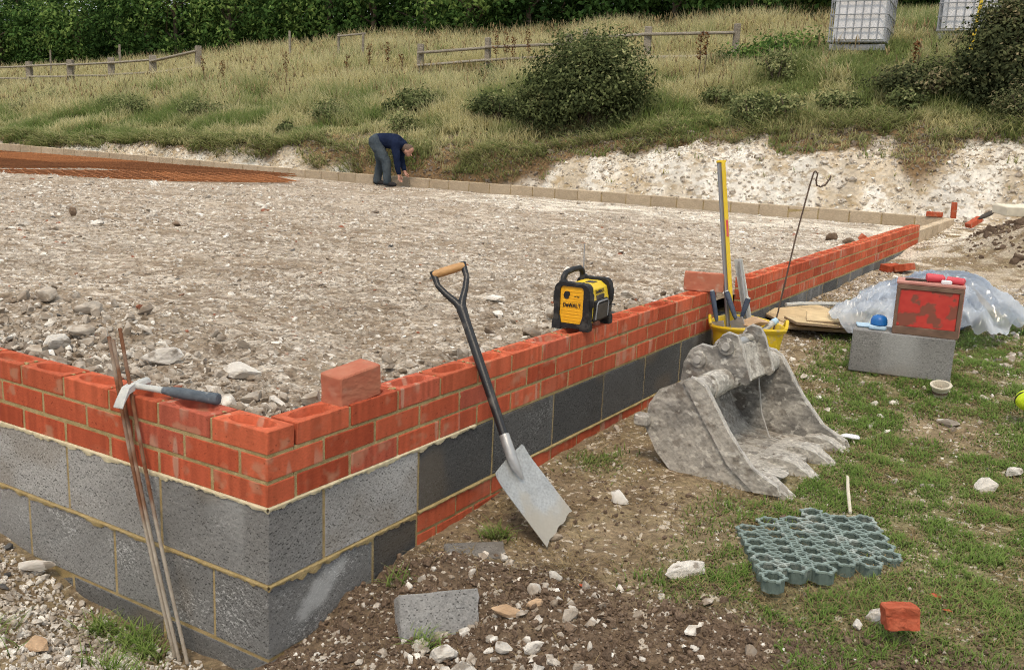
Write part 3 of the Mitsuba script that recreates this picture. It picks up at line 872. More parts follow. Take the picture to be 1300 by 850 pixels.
# pale mortar squeezed out in a ragged line between the bricks and the blocks
def smear(pts_s, axis, z0, r, amp=0.018, face=0.0):
    n = len(pts_s)
    nzz = meshkit.fbm(np.stack([pts_s * 23, pts_s * 0, pts_s * 0 + r.uniform(0, 9)], 1), 5)
    lo = z0 - 0.003 - amp * (np.clip(nzz - 0.42, 0.0, 1) * 2.2 + 0.9 * np.clip(meshkit.fbm(np.stack([pts_s * 90, pts_s * 0, pts_s * 0 + 4], 1), 2) - 0.5, 0, 1))
    hi = z0 + 0.006 + 0 * lo
    pr = 0.0025 + 0.006 * meshkit.fbm(np.stack([pts_s * 40, pts_s * 0 + 3, pts_s * 0], 1), 3)
    V, F = [], []
    for i in range(n):
        for (o, z) in ((-0.004, hi[i]), (pr[i], hi[i] - 0.004), (pr[i], (hi[i] + lo[i]) / 2), (pr[i] * 0.6, lo[i]), (-0.004, lo[i] - 0.001)):
            V.append((face + o, pts_s[i], z) if axis == 'y' else (-pts_s[i], face - o, z))
    for i in range(n - 1):
        for k in range(4):
            a, b, c, d = i * 5 + k, (i + 1) * 5 + k, (i + 1) * 5 + k + 1, i * 5 + k + 1
            F += [(a, d, c), (a, c, b)] if axis == 'y' else [(a, b, c), (a, c, d)]
    return trimesh.Trimesh(np.array(V), np.array(F), process=False)


ss = np.arange(0.0, 2.0, 0.004)
part(W1, 'mortar_bed', shp(cat([smear(ss, 'x', -0.219, r, 0.017), smear(np.arange(0.0, 1.0, 0.004), 'y', -0.219, r, 0.017)]), 'm_mortar_pale'))
labels[W1 + '__mortar_bed'] = {'label': 'pale ragged mortar squeezed out under the bricks'}
part(W1, 'mortar_smear', shp(cat([smear(np.arange(0.0, 1.6, 0.008), 'x', -0.446, r, 0.016), smear(np.arange(0.0, 0.66, 0.008), 'y', -0.446, r, 0.026), smear(np.arange(0.67, 3.3, 0.008), 'y', -0.446, r, 0.006)]), 'm_mortar'))

# far stretch beyond the gap
W2 = thing('brick_wall', 'low red brick wall stretch beyond the gap, running away to the far corner', 'wall')
for z, st, top in [(0.0, BL, True), (-0.075, BW, False), (-0.150, BL, False)]:
    brick_row(W2, 'y', GAP_END, BRICK_END, z, st, top, r)
s = GAP_END
while s < BRICK_END - 0.2:
    block_part(W2, 'y', s, min(0.44, BRICK_END - s), -0.225, 0.215, (r.uniform(0.12, 0.35), 0.15), r, FW)
    s += 0.45
core(W2, [((-BW + I, GAP_END + I, -0.224), (-I, BRICK_END - I, -0.0648)), ((-FW + I, GAP_END + I + 0.001, -0.6), (-I - 0.001, BRICK_END - I - 0.001, -0.2255))])
# the low sill course that crosses the gap
W3 = thing('block_sill', 'low dark block course crossing the gap in the brick wall, behind the yellow tub', 'wall')
block_part(W3, 'y', WALL_END + 0.012, 0.29, -0.225, 0.215, (0.14, 0.1), r, FW)
block_part(W3, 'y', WALL_END + 0.312, 0.28, -0.225, 0.215, (0.17, 0.1), r, FW)
# block-on-edge end of the right wall
W4 = thing('block_wall', 'short run of beige blocks finishing the brick wall at the far right corner', 'wall')
s = BRICK_END + 0.012
kr = np.random.default_rng(17)
while s < 12.5:
    part(W4, 'block', shp(cbox(0.437, 0.10, 0.215, 0.006, jit=0.002, r=kr), 'm_kerb', (kr.uniform(0, 1), 0)), T().translate([-0.05, s + 0.22, -0.06 - 0.107]).rotate([0, 0, 1], 90))
    s += 0.45
part(W4, 'mortar', shp(trimesh.creation.box(bounds=[(-0.096, BRICK_END + 0.02, -0.3), (-0.012, 12.55, -0.075)]), 'm_mortar'))
# far wall
W5 = thing('block_wall', 'long low wall of beige blocks along the far side under the chalk bank', 'wall')
x = -0.10
while x > -27:
    zt = np.interp(x, [-27, -23, -12, 0], [0.03, 0.015, -0.075, -0.075]) + kr.normal(0, 0.004)
    part(W5, 'block', shp(cbox(0.436, 0.10, 0.215, 0.007, jit=0.002, r=kr), 'm_kerb', (kr.uniform(0, 1), 0)), T().translate([x - 0.22, FAR_Y + 0.05 + kr.normal(0, 0.004), zt - 0.107]))
    x -= 0.45
part(W5, 'mortar', shp(trimesh.creation.box(bounds=[(-27, FAR_Y + 0.012, -0.4), (-0.1, FAR_Y + 0.09, -0.115)]), 'm_mortar'))

# ------------------------------------------------------------------ rubble, gravel, clods
sr = np.random.default_rng(21)


def surf(zf, xy):
    return np.stack([xy[:, 0], xy[:, 1], zf(xy[:, 0], xy[:, 1])], 1)


def in_view(p, margin=0.12):
    d = p - CAM
    f = d @ FWD
    rx = d @ np.array([0.84687, 0.53012, 0.04223])
    uy = d @ UP
    return (f > 0.3) & (np.abs(rx / f) < 0.533 + margin) & (np.abs(uy / f) < 0.349 + margin)


def sample_fill(n, near, farr, power):
    """Points on the fill, denser close to the near corner."""
    u = sr.uniform(0, 1, n)
    rad = (near ** (1 - power) + u * (farr ** (1 - power) - near ** (1 - power))) ** (1 / (1 - power))
    an = sr.uniform(np.radians(88), np.radians(165), n)
    xy = np.array([CAM[0], CAM[1]]) + np.stack([np.cos(an) * rad, np.sin(an) * rad], 1)
    k = (xy[:, 0] < -0.125) & (xy[:, 1] > 0.125) & (xy[:, 1] < FAR_Y - 0.08) & (xy[:, 0] > -26)
    xy = xy[k]
    p = surf(fill_all, xy)
    return p[in_view(p)]


p = sample_fill(150000, 2.0, 22, 1.6)
D = np.linalg.norm(p - CAM, axis=1)
size = np.exp(sr.normal(math.log(0.0155), 0.50, len(p))) * np.clip(D / 5.0, 0.8, 2.6)
ch = fill_chalk(p[:, 0], p[:, 1])
clump = fbm2(p[:, 0], p[:, 1], 1.6, 4, 81)
keep = sr.uniform(0, 1, len(p)) < np.clip(0.34 + 3.0 * (clump - 0.45), 0.10, 1)
p, size, ch = p[keep], size[keep], ch[keep]
tone = np.clip(sr.beta(1.5, 1.05, len(p)) * 0.97 + 0.30 * (ch - 0.20), 0, 1)
p[:, 2] -= size * 0.06
scene['rubble_bed'] = uvply(scatter(SLIB, p, size, sr, tone, sr.uniform(0.06, 1, len(p)), 0.8), 'm_stone')
tag('rubble_bed', 'small crushed stones and broken concrete strewn over the fill inside the walls', kind='stuff')

p = sample_fill(2600, 2.2, 20, 1.5)
D = np.linalg.norm(p - CAM, axis=1)
size = np.clip(np.exp(sr.normal(math.log(0.040), 0.35, len(p))), 0.02, 0.09) * np.clip(D / 6, 0.8, 2)
scene['rubble_lumps'] = uvply(scatter(SLIB, p, size, sr, np.clip(sr.beta(2.4, 1.8, len(p)), 0, 1), sr.uniform(0, 0.995, len(p)), 0.7), 'm_stone')
tag('rubble_lumps', 'fist sized lumps of rubble lying among the crushed stone', kind='stuff')

# the heap of bigger rubble along the left wall and the loose edge along the inside of both walls
xy = np.vstack([np.stack([sr.normal(-1.75, 0.5, 620), np.abs(sr.normal(0.0, 0.28, 620)) + 0.14], 1),
                np.stack([sr.uniform(-1.5, -0.2, 500), 0.14 + sr.exponential(0.10, 500)], 1),
                np.stack([-0.14 - sr.exponential(0.09, 420), sr.uniform(0.2, 3.4, 420)], 1)])
xy = xy[(xy[:, 0] < -0.14) & (xy[:, 1] > 0.14)]
p = surf(fill_all, xy)
size = np.clip(np.exp(sr.normal(math.log(0.030), 0.50, len(p))), 0.010, 0.095)
keep = (xy[:, 1] - 0.108 > size * 0.55) & (-xy[:, 0] - 0.108 > size * 0.55)
p, size = p[keep], size[keep]
p[:, 2] += size * 0.18
scene['rubble_heap'] = uvply(scatter(SLIB, p, size, sr, np.clip(sr.beta(1.5, 2.4, len(p)), 0, 1), sr.uniform(0.02, 1, len(p)), 0.9), 'm_stone')
tag('rubble_heap', 'heap of broken concrete lumps piled against the inside of the left wall', kind='stuff')

# white gravel at the foot of the left wall
n = 9000
xy = np.stack([sr.uniform(-1.7, 0.05, n), sr.uniform(-0.75, -0.03, n)], 1)
p = surf(ground_all, xy)
a = smooth01(-0.12, -0.34, xy[:, 0] * 0.35 + xy[:, 1] + 0.10 * (fbm2(xy[:, 0], xy[:, 1], 6, 3, 83) - 0.5))
keep = (sr.uniform(0, 1, n) < 0.15 + 0.85 * a) & in_view(p, 0.1)
p = p[keep]
size = np.clip(np.exp(sr.normal(math.log(0.016), 0.40, len(p))), 0.006, 0.045)
p[:, 2] += size * 0.15
scene['gravel'] = uvply(scatter(SLIB, p, size, sr, np.clip(sr.beta(3.4, 1.5, len(p)), 0, 1), sr.uniform(0.03, 0.97, len(p))), 'm_stone')
tag('gravel', 'pale crushed chalk gravel at the foot of the left wall', kind='stuff')

# pale broken stones thrown up in the soil heap
n = 170
xy = np.stack([sr.normal(0.60, 0.16, n), sr.normal(0.24, 0.14, n)], 1)
xy = np.vstack([xy, np.stack([sr.uniform(0.15, 1.25, 130), sr.uniform(0.0, 0.75, 130)], 1)])
xy = xy[xy[:, 0] > 0.06]
p = surf(ground_all, xy)
size = np.clip(np.exp(sr.normal(math.log(0.026), 0.45, len(p))), 0.010, 0.065)
p[:, 2] += size * 0.12
scene['broken_stones'] = uvply(scatter(RLIB + SLIB[:6], p, size, sr, np.clip(sr.beta(2.4, 1.6, len(p)), 0, 1), sr.uniform(0.06, 0.97, len(p)), 0.85), 'm_stone')
tag('broken_stones', 'pale broken stones mixed into the dug soil in the foreground', kind='stuff')

# chips and clods on the outer ground
n = 38000
xy = np.stack([sr.uniform(0.02, 3.1, n), 0.0 + 7.5 * sr.uniform(0, 1, n) ** 1.6], 1)
p = surf(ground_all, xy)
sm = soil_mask(xy[:, 0], xy[:, 1])
tm = turf_mask(xy[:, 0], xy[:, 1])
chipz = fbm2(xy[:, 0], xy[:, 1], 3.0, 4, 91)
keep = in_view(p, 0.40) & (sr.uniform(0, 1, n) < np.clip(0.12 + 0.42 * sm + 1.8 * (chipz - 0.47) + 0.5 * smooth01(2.2, 4.5, xy[:, 1]), 0.04, 1) * (1 - 0.05 * tm))
p, sm = p[keep], sm[keep]
D = np.linalg.norm(p - CAM, axis=1)
size = np.clip(np.exp(sr.normal(math.log(0.0095), 0.55, len(p))), 0.003, 0.05) * np.clip(D / 3.6, 0.9, 2.2)
p[:, 2] += size * 0.10
scene['stone_chips'] = uvply(scatter(SLIB, p, size, sr, np.clip(sr.beta(2.6, 1.7, len(p)), 0, 1), sr.uniform(0.03, 0.985, len(p)), 0.8), 'm_stone')
tag('stone_chips', 'pale stone chips scattered over the trodden ground outside the wall', kind='stuff')

n = 14000
xy = np.stack([sr.uniform(0.02, 2.2, n), sr.uniform(4.2, 12.9, n)], 1)
p = surf(ground_all, xy)
keep = in_view(p) & (sr.uniform(0, 1, n) < np.clip(0.15 + 2.5 * (fbm2(xy[:, 0], xy[:, 1], 1.8, 4, 92) - 0.45) + 0.5 * smooth01(0.35, 0.05, xy[:, 0]), 0.05, 1))
p = p[keep]
size = np.clip(np.exp(sr.normal(math.log(0.022), 0.5, len(p))), 0.008, 0.09)
scene['chalk_rubble'] = uvply(scatter(SLIB, p, size, sr, np.clip(sr.beta(2.6, 1.6, len(p)), 0, 1), sr.uniform(0.04, 0.985, len(p)), 0.8), 'm_stone')
tag('chalk_rubble', 'chalky rubble strewn over the dirt track towards the far right corner', kind='stuff')

mat('m_clod', lambda p, n, uv: MX((0.066, 0.046, 0.033), (0.23, 0.168, 0.122), uv.x * 0.6 + 0.4 * FB(p.x * 60, p.y * 60, p.z * 60, 4)) * (0.55 + 0.8 * N(p.x * 240, p.y * 240, p.z * 240)), 0.98, 0.05)
n = 40000
xy = np.stack([sr.uniform(0.0, 1.7, n), sr.uniform(-0.25, 1.5, n)], 1)
sm = soil_mask(xy[:, 0], xy[:, 1])
p = surf(ground_all, xy)
keep = (sr.uniform(0, 1, n) < sm * 0.9 + 0.05) & in_view(p, 0.40)
p = p[keep]
size = np.clip(np.exp(sr.normal(math.log(0.009), 0.55, len(p))), 0.003, 0.06)
p[:, 2] += size * 0.2
scene['soil_clods'] = uvply(scatter(SLIB, p, size, sr, sr.uniform(0, 1, len(p))), 'm_clod')
tag('soil_clods', 'crumbs and clods of dark dug soil in the foreground', kind='stuff')

# stones and lumps showing in the chalk cut and on the slope above it
n = 60000
yy = 13.05 + 2.2 * sr.uniform(0, 1, n) ** 0.9
xx = -0.4 + 1.4 - sr.uniform(0, 1, n) ** 1.15 * 27
xy = np.stack([xx, yy], 1)
p = surf(hill_z, xy)
chz, soz = hill_zones(xx, yy)
keep = in_view(p, 0.10) & (sr.uniform(0, 1, n) < 0.7 * np.maximum(chz * 0.55, soz * 0.75) + 0.01)
p, chz = p[keep], chz[keep]
size = np.clip(np.exp(sr.normal(math.log(0.048), 0.5, len(p))), 0.018, 0.22)
scene['chalk_lumps'] = uvply(scatter(SLIB, p, size, sr, np.clip(sr.beta(2.0, 1.8, len(p)) * (0.42 + 0.58 * chz) + 0.34 * chz - 0.16, 0, 1), sr.uniform(0.05, 0.96, len(p)), 0.8), 'm_stone')
tag('chalk_lumps', 'lumps of chalk and flint standing out of the cut face of the bank', kind='stuff')

# ------------------------------------------------------------------ shovel leaning on the wall
def digging_shovel():
    t = thing('shovel', 'square mouthed shovel with black shaft and wooden grip leaning on the brick wall', 'shovel')
    P, PT = np.array([0.377, 0.968, -0.500]), np.array([0.198, 0.902, -0.276])     # tip and top of the blade
    d = (PT - P) / np.linalg.norm(PT - P)
    side2 = np.array([0.01, 1.0, 0.0])
    side2 -= d * (side2 @ d)
    side2 /= np.linalg.norm(side2)                     # across the blade
    nrm = np.cross(side2, d)
    if nrm[2] < 0:
        nrm = -nrm
    G = np.array([-0.180, 1.058, 0.312])               # middle of the grip
    S = PT + nrm * 0.012 - d * 0.02
    ds = (G - S) / np.linalg.norm(G - S)
    LS = np.linalg.norm(G - S)
    # blade: a dished plate, tip at 0, shoulders at 0.30
    nu, nv = 13, 21
    L, Wd = float(np.linalg.norm(PT - P)), 0.228
    top, bot = [], []
    for i in range(nv):
        v = i / (nv - 1)
        for j in range(nu):
            u = j / (nu - 1) * 2 - 1
            w = Wd * (0.5 + 0.015 * (1 - v)) - (0.006 if v > 0.97 else 0)
            dish = 0.016 * (u * u - 1) * (0.35 + 0.65 * v) + 0.035 * max(0, v - 0.75) ** 2 * 4
            worn = 0.004 * math.sin(u * 9 + 1) * (v < 0.01)
            top.append(P + d * (v * L + worn) + side2 * (u * w) + nrm * dish)
            bot.append(top[-1] - nrm * 0.0022)
    V = np.array(top + bot)
    F, n = [], nu * nv
    for i in range(nv - 1):
        for j in range(nu - 1):
            a, b, c, e = i * nu + j, i * nu + j + 1, (i + 1) * nu + j + 1, (i + 1) * nu + j
            F += [(a, b, c), (a, c, e), (n + a, n + c, n + b), (n + a, n + e, n + c)]
    rim = [j for j in range(nu)] + [i * nu + nu - 1 for i in range(1, nv)] + [(nv - 1) * nu + j for j in range(nu - 2, -1, -1)] + [i * nu for i in range(nv - 2, 0, -1)]
    for k in range(len(rim)):
        a, b = rim[k], rim[(k + 1) % len(rim)]
        F += [(a, n + a, n + b), (a, n + b, b)]
    part(t, 'blade', mikit.ply(trimesh.Trimesh(V, np.array(F), process=False), 'm_spadeblade', smooth=35))
    part(t, 'socket', mikit.ply(tube([PT - d * 0.085 + nrm * 0.001, PT - d * 0.04 + nrm * 0.008, S + ds * 0.02, S + ds * 0.07, S + ds * 0.10], [0.006, 0.016, 0.0190, 0.0185, 0.0175], 14), 'm_steel', smooth=40))
    part(t, 'shaft', mikit.ply(tube([S + ds * 0.03, S + ds * 0.3, S + ds * (LS - 0.20), S + ds * (LS - 0.16), S + ds * (LS - 0.145)], [0.0158, 0.0165, 0.0165, 0.0195, 0.0185], 16), 'm_shaft', smooth=40))
    gx = np.array([0.80, 0.56, 0.14])
    gx -= ds * (gx @ ds)
    gx /= np.linalg.norm(gx)
    half = 0.056
    yoke = None
    for sgn in (-1, 1):
        e = G + gx * half * sgn
        B0 = S + ds * (LS - 0.155)
        pts = [B0, B0 + ds * 0.03 + gx * 0.012 * sgn, B0 + ds * 0.07 + gx * 0.036 * sgn, B0 + ds * 0.11 + gx * (half - 0.002) * sgn, e + ds * 0.012]
        part(t, 'yoke_arm', mikit.ply(tube(pts, [0.016, 0.0135, 0.0115, 0.0105, 0.012], 12), 'm_shaft', smooth=40))
    part(t, 'grip', mikit.ply(tube([G - gx * (half + 0.004), G - gx * half, G - gx * 0.02, G + gx * 0.02, G + gx * half, G + gx * (half + 0.004)], [0.012, 0.0145, 0.0165, 0.0165, 0.0145, 0.012], 16), 'm_handlewood', smooth=40))


digging_shovel()

# ------------------------------------------------------------------ jobsite radio on the wall
def rbox_poly(w, h, rad):
    return sg.box(-w / 2 + rad, rad, w / 2 - rad, h - rad).buffer(rad, 8)


def jobsite_radio():
    t = thing('radio', 'yellow and black jobsite radio with a carrying handle standing on the brick wall', 'radio')
    # local: x across the front panel, y along the wall (front at 0), z up
    base = T().translate([-0.062, 1.795, 0.001]).rotate([0, 0, 1], 5)
    put = lambda name, mesh, bsdf, smooth=40: part(t, name, mikit.ply(TM(mesh), bsdf, smooth=smooth), base)
    yaxis = trimesh.transformations.rotation_matrix(np.pi / 2, [1, 0, 0])

    def along(poly, y0, y1):
        m = extr(poly, y1 - y0)
        m.apply_transform(yaxis)            # polygon x,y -> x,z ; extrusion -> -y
        m.apply_translation([0, y1, 0])
        return m
    body = sg.Polygon([(-0.062, 0.03), (0.062, 0.03), (0.070, 0.06), (0.070, 0.12), (0.060, 0.165), (0.035, 0.183), (-0.035, 0.183), (-0.060, 0.165), (-0.070, 0.12), (-0.070, 0.06)]).buffer(0.006, 6)
    put('body', along(body, 0.02, 0.235), 'm_yellow')
    fr = rbox_poly(0.158, 0.192, 0.030)
    fr = sa.translate(fr, 0, 0.008)
    front_hole = sa.translate(rbox_poly(0.108, 0.158, 0.014), 0, 0.027)
    put('end_frame', along(fr.difference(front_hole), -0.012, 0.035), 'm_black')
    put('end_frame', along(fr, 0.222, 0.262), 'm_black')
    put('speaker_panel', along(front_hole.buffer(-0.001), -0.0045, 0.03), 'm_orangeyellow')
    for k in range(10):
        z = 0.042 + k * 0.0135
        put('speaker_panel__grille_rib', cbox(0.088, 0.003, 0.0022, 0.0008, c=(0, -0.0052, z)), 'm_orangeyellow')
    txt = meshkit.text_mesh('DeWALT', 0.0165, 0.0016, bold=True)
    wdt = txt.bounds[1][0] - txt.bounds[0][0]
    txt.apply_scale([0.080 / wdt, 1, 1])
    txt.apply_transform(yaxis)
    txt.apply_translation([-0.040, -0.0068, 0.098])
    put('speaker_panel__lettering', txt, 'm_black', False)
    badge = sg.Polygon([(-0.013, 0), (-0.009, 0.013), (0.002, 0.017), (0.011, 0.012), (0.013, 0.002), (0.007, -0.004), (0.008, -0.011), (-0.001, -0.015), (-0.010, -0.010)]).buffer(0.0015)
    put('speaker_panel__badge', along(sa.translate(badge, -0.024, 0.146), -0.0075, -0.004), 'm_black')
    for q, w_ in ((0.0135, 0.006), (0.027, 0.012)):
        put('speaker_panel__mark', cbox(w_, 0.0012, 0.0045, 0.0004, c=(q, -0.0052, 0.1425)), 'm_black')
    for (x, y) in ((-0.064, 0.008), (0.064, 0.008), (-0.064, 0.245), (0.064, 0.245)):
        f = m3.Manifold.hull_points(np.array([(x + a * 0.020, y + b * 0.022, z) for a in (-1, 1) for b in (-1, 1) for z in (0.0, 0.026)] + [(x + a * 0.013, y + b * 0.015, 0.058) for a in (-1, 1) for b in (-1, 1)], np.float32))
        put('foot', f, 'm_black', 30)
    put('base_rail', cbox(0.118, 0.215, 0.020, 0.005, c=(0, 0.125, 0.030)), 'm_black', 30)
    # corner bumpers of the frames
    for y in (0.012, 0.242):
        for x in (-0.074, 0.074):
            put('bumper', tube([(x * 0.97, y, 0.085), (x * 1.06, y, 0.11), (x * 1.04, y, 0.150), (x * 0.82, y, 0.186), (x * 0.5, y, 0.198)], [0.010, 0.014, 0.016, 0.014, 0.009], 10), 'm_black')
    # battery and control side facing out of the wall
    put('side_panel', cbox(0.014, 0.150, 0.092, 0.005, c=(0.0775, 0.128, 0.078)), 'm_black', 30)
    put('side_panel__door', cbox(0.006, 0.118, 0.066, 0.003, c=(0.0865, 0.128, 0.074)), 'm_darkplastic', 30)
    arch = tube([(0.086, 0.06, 0.044), (0.089, 0.063, 0.108), (0.088, 0.08, 0.118), (0.088, 0.176, 0.118), (0.089, 0.193, 0.108), (0.086, 0.196, 0.044)], 0.0032, 8)
    put('side_panel__latch', arch, 'm_galv')
    put('body__display', cbox(0.006, 0.085, 0.020, 0.002, c=(0.0745, 0.128, 0.134)), 'm_darkplastic', 30)
    lt = meshkit.text_mesh('DeWALT', 0.014, 0.0015, bold=True)
    wdt = lt.bounds[1][0] - lt.bounds[0][0]
    lt.apply_scale([0.095 / wdt, 1, 1])
    lt.apply_transform(frame([0.0735, 0.080, 0.151], [0, 1, 0], [-0.28, 0, 0.96], [0.96, 0, 0.28]))
    put('body__lettering', lt, 'm_black', False)
    put('body__badge', cbox(0.038, 0.050, 0.002, 0.0005, c=(0.020, 0.150, 0.1905)), 'm_darkplastic', 30)
    # handle: a bent bar over the top
    put('handle', tube([(-0.056, 0.018, 0.188), (-0.056, 0.022, 0.214), (-0.056, 0.045, 0.232), (-0.056, 0.12, 0.240), (-0.056, 0.195, 0.238), (-0.056, 0.225, 0.222), (-0.056, 0.236, 0.190)], [0.012, 0.013, 0.0125, 0.0125, 0.0125, 0.013, 0.012], 12), 'm_black')
    put('handle__bracket', cbox(0.030, 0.035, 0.03, 0.006, c=(-0.052, 0.236, 0.193)), 'm_black', 30)
    put('handle__bracket', cbox(0.030, 0.035, 0.03, 0.006, c=(-0.052, 0.016, 0.193)), 'm_black', 30)
    put('antenna', tube([(-0.05, 0.225, 0.2), (-0.052, 0.226, 0.30), (-0.053, 0.227, 0.345)], [0.0032, 0.0026, 0.0022], 8), 'm_galv')


jobsite_radio()

# ------------------------------------------------------------------ excavator bucket
def digger_bucket():
    t = thing('digger_bucket', 'mud caked steel excavator bucket with four teeth lying on the ground by the wall', 'excavator bucket')
    O = np.array([0.948, 1.682, -0.500])
    W_ = np.array([0.08842511, 0.99608283, 0.0])
    U_ = np.array([0.99608283, -0.08842511, 0.0])
    Zv = np.array([0, 0, 1.0])
    WID = 0.77
    M = frame(O, U_, Zv, W_)          # local (u, h, w): x = towards the teeth, y = up, z = across. Mirrors are put right by the mesh helper below.

    def loc(m):
        m = TM(m).copy()
        v = np.asarray(m.vertices)
        return trimesh.Trimesh(O + v[:, :1] * U_ + v[:, 1:2] * Zv + v[:, 2:3] * W_, np.asarray(m.faces)[:, ::-1], process=False)
    put = lambda name, mesh, mud=0.5, bsdf='m_bucket', smooth=30, up_=None: part(up_ or t, name, shp(loc(mesh), bsdf, (mud, 0.0), smooth))
    prof = [(-0.045, 0.028), (-0.237, 0.004), (-0.494, 0.018), (-0.556, 0.075), (-0.612, 0.165), (-0.604, 0.262), (-0.562, 0.330), (-0.492, 0.368), (-0.450, 0.392), (-0.410, 0.398), (-0.368, 0.376), (-0.340, 0.335), (-0.259, 0.218), (-0.151, 0.100), (-0.050, 0.052)]
    side = sg.Polygon(prof).buffer(0.004, 4)
    for w0 in (0.0, WID - 0.02):
        m = extr(side, 0.02)
        m.apply_translation([0, 0, w0])
        put('side_plate', m, 0.75 if w0 == 0 else 0.35)
    # wear plates along the front edge of each side, outside and inside
    wear = sg.Polygon([(-0.455, 0.388), (-0.41, 0.402), (-0.366, 0.380), (-0.336, 0.338), (-0.255, 0.220), (-0.148, 0.102), (-0.045, 0.056), (-0.03, 0.03), (-0.13, 0.018), (-0.245, 0.10), (-0.330, 0.215), (-0.40, 0.310)]).buffer(0.003, 4)
    for w0 in (-0.014, WID):
        m = extr(wear, 0.014)
        m.apply_translation([0, 0, w0])
        put('wear_plate', m, 0.8)
    # polished front edges
    edge = [(-0.430, 0.404), (-0.398, 0.402), (-0.366, 0.380), (-0.338, 0.337), (-0.300, 0.279), (-0.257, 0.219), (-0.203, 0.158), (-0.148, 0.103), (-0.095, 0.076), (-0.045, 0.055)]
    for w0 in (0.003, WID - 0.003):
        put('edge_bead', tube([(a, b, w0) for a, b in edge], 0.0075, 8), 0.9, 'm_edge')
    # shell: bottom, heel, back and top in one curved plate
    cl = [(-0.105, 0.030), (-0.237, 0.018), (-0.40, 0.022), (-0.488, 0.034), (-0.540, 0.085), (-0.592, 0.165), (-0.586, 0.258), (-0.548, 0.318), (-0.486, 0.352), (-0.43, 0.372)]
    cl = np.array(cl)
    tt = np.linspace(0, len(cl) - 1, 46)
    k = np.minimum(tt.astype(int), len(cl) - 2)
    f = (tt - k)[:, None]
    c4 = cl[np.clip(k - 1, 0, 99)], cl[k], cl[k + 1], cl[np.minimum(k + 2, len(cl) - 1)]
    curve = 0.5 * (2 * c4[1] + (c4[2] - c4[0]) * f + (2 * c4[0] - 5 * c4[1] + 4 * c4[2] - c4[3]) * f ** 2 + (3 * c4[1] - c4[0] - 3 * c4[2] + c4[3]) * f ** 3)
    shell = sg.LineString(curve).buffer(0.010, 4, cap_style=2)
    m = extr(shell, WID - 0.042)
    m.apply_translation([0, 0, 0.021])
    put('shell', m, 0.55)
    # weld seam on the inside
    put('weld_seam', tube([(-0.43, 0.352, 0.60), (-0.40, 0.30, 0.605), (-0.375, 0.15, 0.61), (-0.33, 0.045, 0.615), (-0.25, 0.033, 0.62)], 0.004, 6), 0.9, 'm_edge')
    # lip with a notched leading edge
    r_ = np.random.default_rng(3)
    teeth_w = [0.05, 0.325, 0.535, 0.725]
    lip = [(-0.28, 0.02), (-0.28, WID - 0.02)]
    ws = np.linspace(WID - 0.02, 0.02, 28)
    for w in ws:
        near = min(abs(w - q) for q in teeth_w)
        lip.append((-0.135 + 0.055 * math.exp(-(near / 0.055) ** 2) + 0.006 * r_.normal(), w))
    m = extr(sg.Polygon(lip).buffer(0), 0.022)
    v = np.asarray(m.vertices)
    m = trimesh.Trimesh(np.stack([v[:, 0], 0.018 + v[:, 2] + 0.02 * smooth01(-0.28, -0.1, v[:, 0]) * 0.3, v[:, 1]], 1), np.asarray(m.faces)[:, ::-1], process=False)
    put('lip', m, 0.9)
    for i, w in enumerate(teeth_w):
        p = []
        for (u, hw, h0, h1) in [(-0.205, 0.030, 0.040, 0.056), (-0.150, 0.046, 0.022, 0.072), (-0.090, 0.044, 0.012, 0.064), (-0.045, 0.036, 0.004, 0.036), (0.004, 0.026, -0.004, 0.010)]:
            p += [(u, h, w + s_ * hw) for s_ in (-1, 1) for h in (h0, h1)]
        hull = TM(m3.Manifold.hull_points(np.array(p, np.float32)))
        hull = hull.subdivide().subdivide()
        vv = np.asarray(hull.vertices)
        hull = trimesh.Trimesh(vv + 0.006 * (meshkit.fbm(vv * 40 + i * 7, 3)[:, None] - 0.5) * np.array([1, 1, 1]), hull.faces, process=False)
        put('tooth', hull, 0.95)
    # cross tube between the ears
    put('torque_tube', tube([(-0.412, 0.352, 0.02), (-0.412, 0.352, WID - 0.02)], 0.047, 20), 0.8)
    put('tube_clamp', tube([(-0.412, 0.352, 0.10), (-0.412, 0.352, 0.20)], 0.053, 20), 0.9)
    # mounting lugs
    lug = sg.Polygon([(-0.600, 0.300), (-0.592, 0.392), (-0.566, 0.448), (-0.522, 0.474), (-0.475, 0.470), (-0.452, 0.484), (-0.436, 0.524), (-0.410, 0.542), (-0.378, 0.536), (-0.358, 0.506), (-0.330, 0.430), (-0.306, 0.366), (-0.316, 0.352), (-0.345, 0.362), (-0.36, 0.335), (-0.395, 0.345), (-0.412, 0.325), (-0.50, 0.318)]).buffer(0.006, 5)
    for w0 in (0.262, 0.500):
        m = extr(lug, 0.026)
        m.apply_translation([0, 0, w0])
        lk = put('lug', m, 0.28)
        bead = np.array([(-0.566, 0.452), (-0.522, 0.480), (-0.475, 0.476), (-0.452, 0.490), (-0.436, 0.530), (-0.410, 0.548), (-0.376, 0.541), (-0.354, 0.507), (-0.326, 0.431), (-0.301, 0.368)])
        put('edge_bead', tube([(a, b, w0 + 0.013) for a, b in bead], 0.0065, 8), 0.9, 'm_edge', up_=lk)
        for (u, h) in ((-0.528, 0.420), (-0.408, 0.494)):
            put('pin_boss', tube([(u, h, w0 - 0.014), (u, h, w0 + 0.040)], 0.034, 20), 0.35, up_=lk)
            put('pin_head', tube([(u, h, w0 - 0.024), (u, h, w0 - 0.010)], [0.016, 0.018], 14), 0.6, 'm_edge', up_=lk)
    put('pin', tube([(-0.408, 0.494, 0.25), (-0.408, 0.494, 0.545)], 0.018, 16), 0.9, 'm_steel')
    put('pin', tube([(-0.528, 0.420, 0.25), (-0.528, 0.420, 0.545)], 0.018, 16), 0.5)
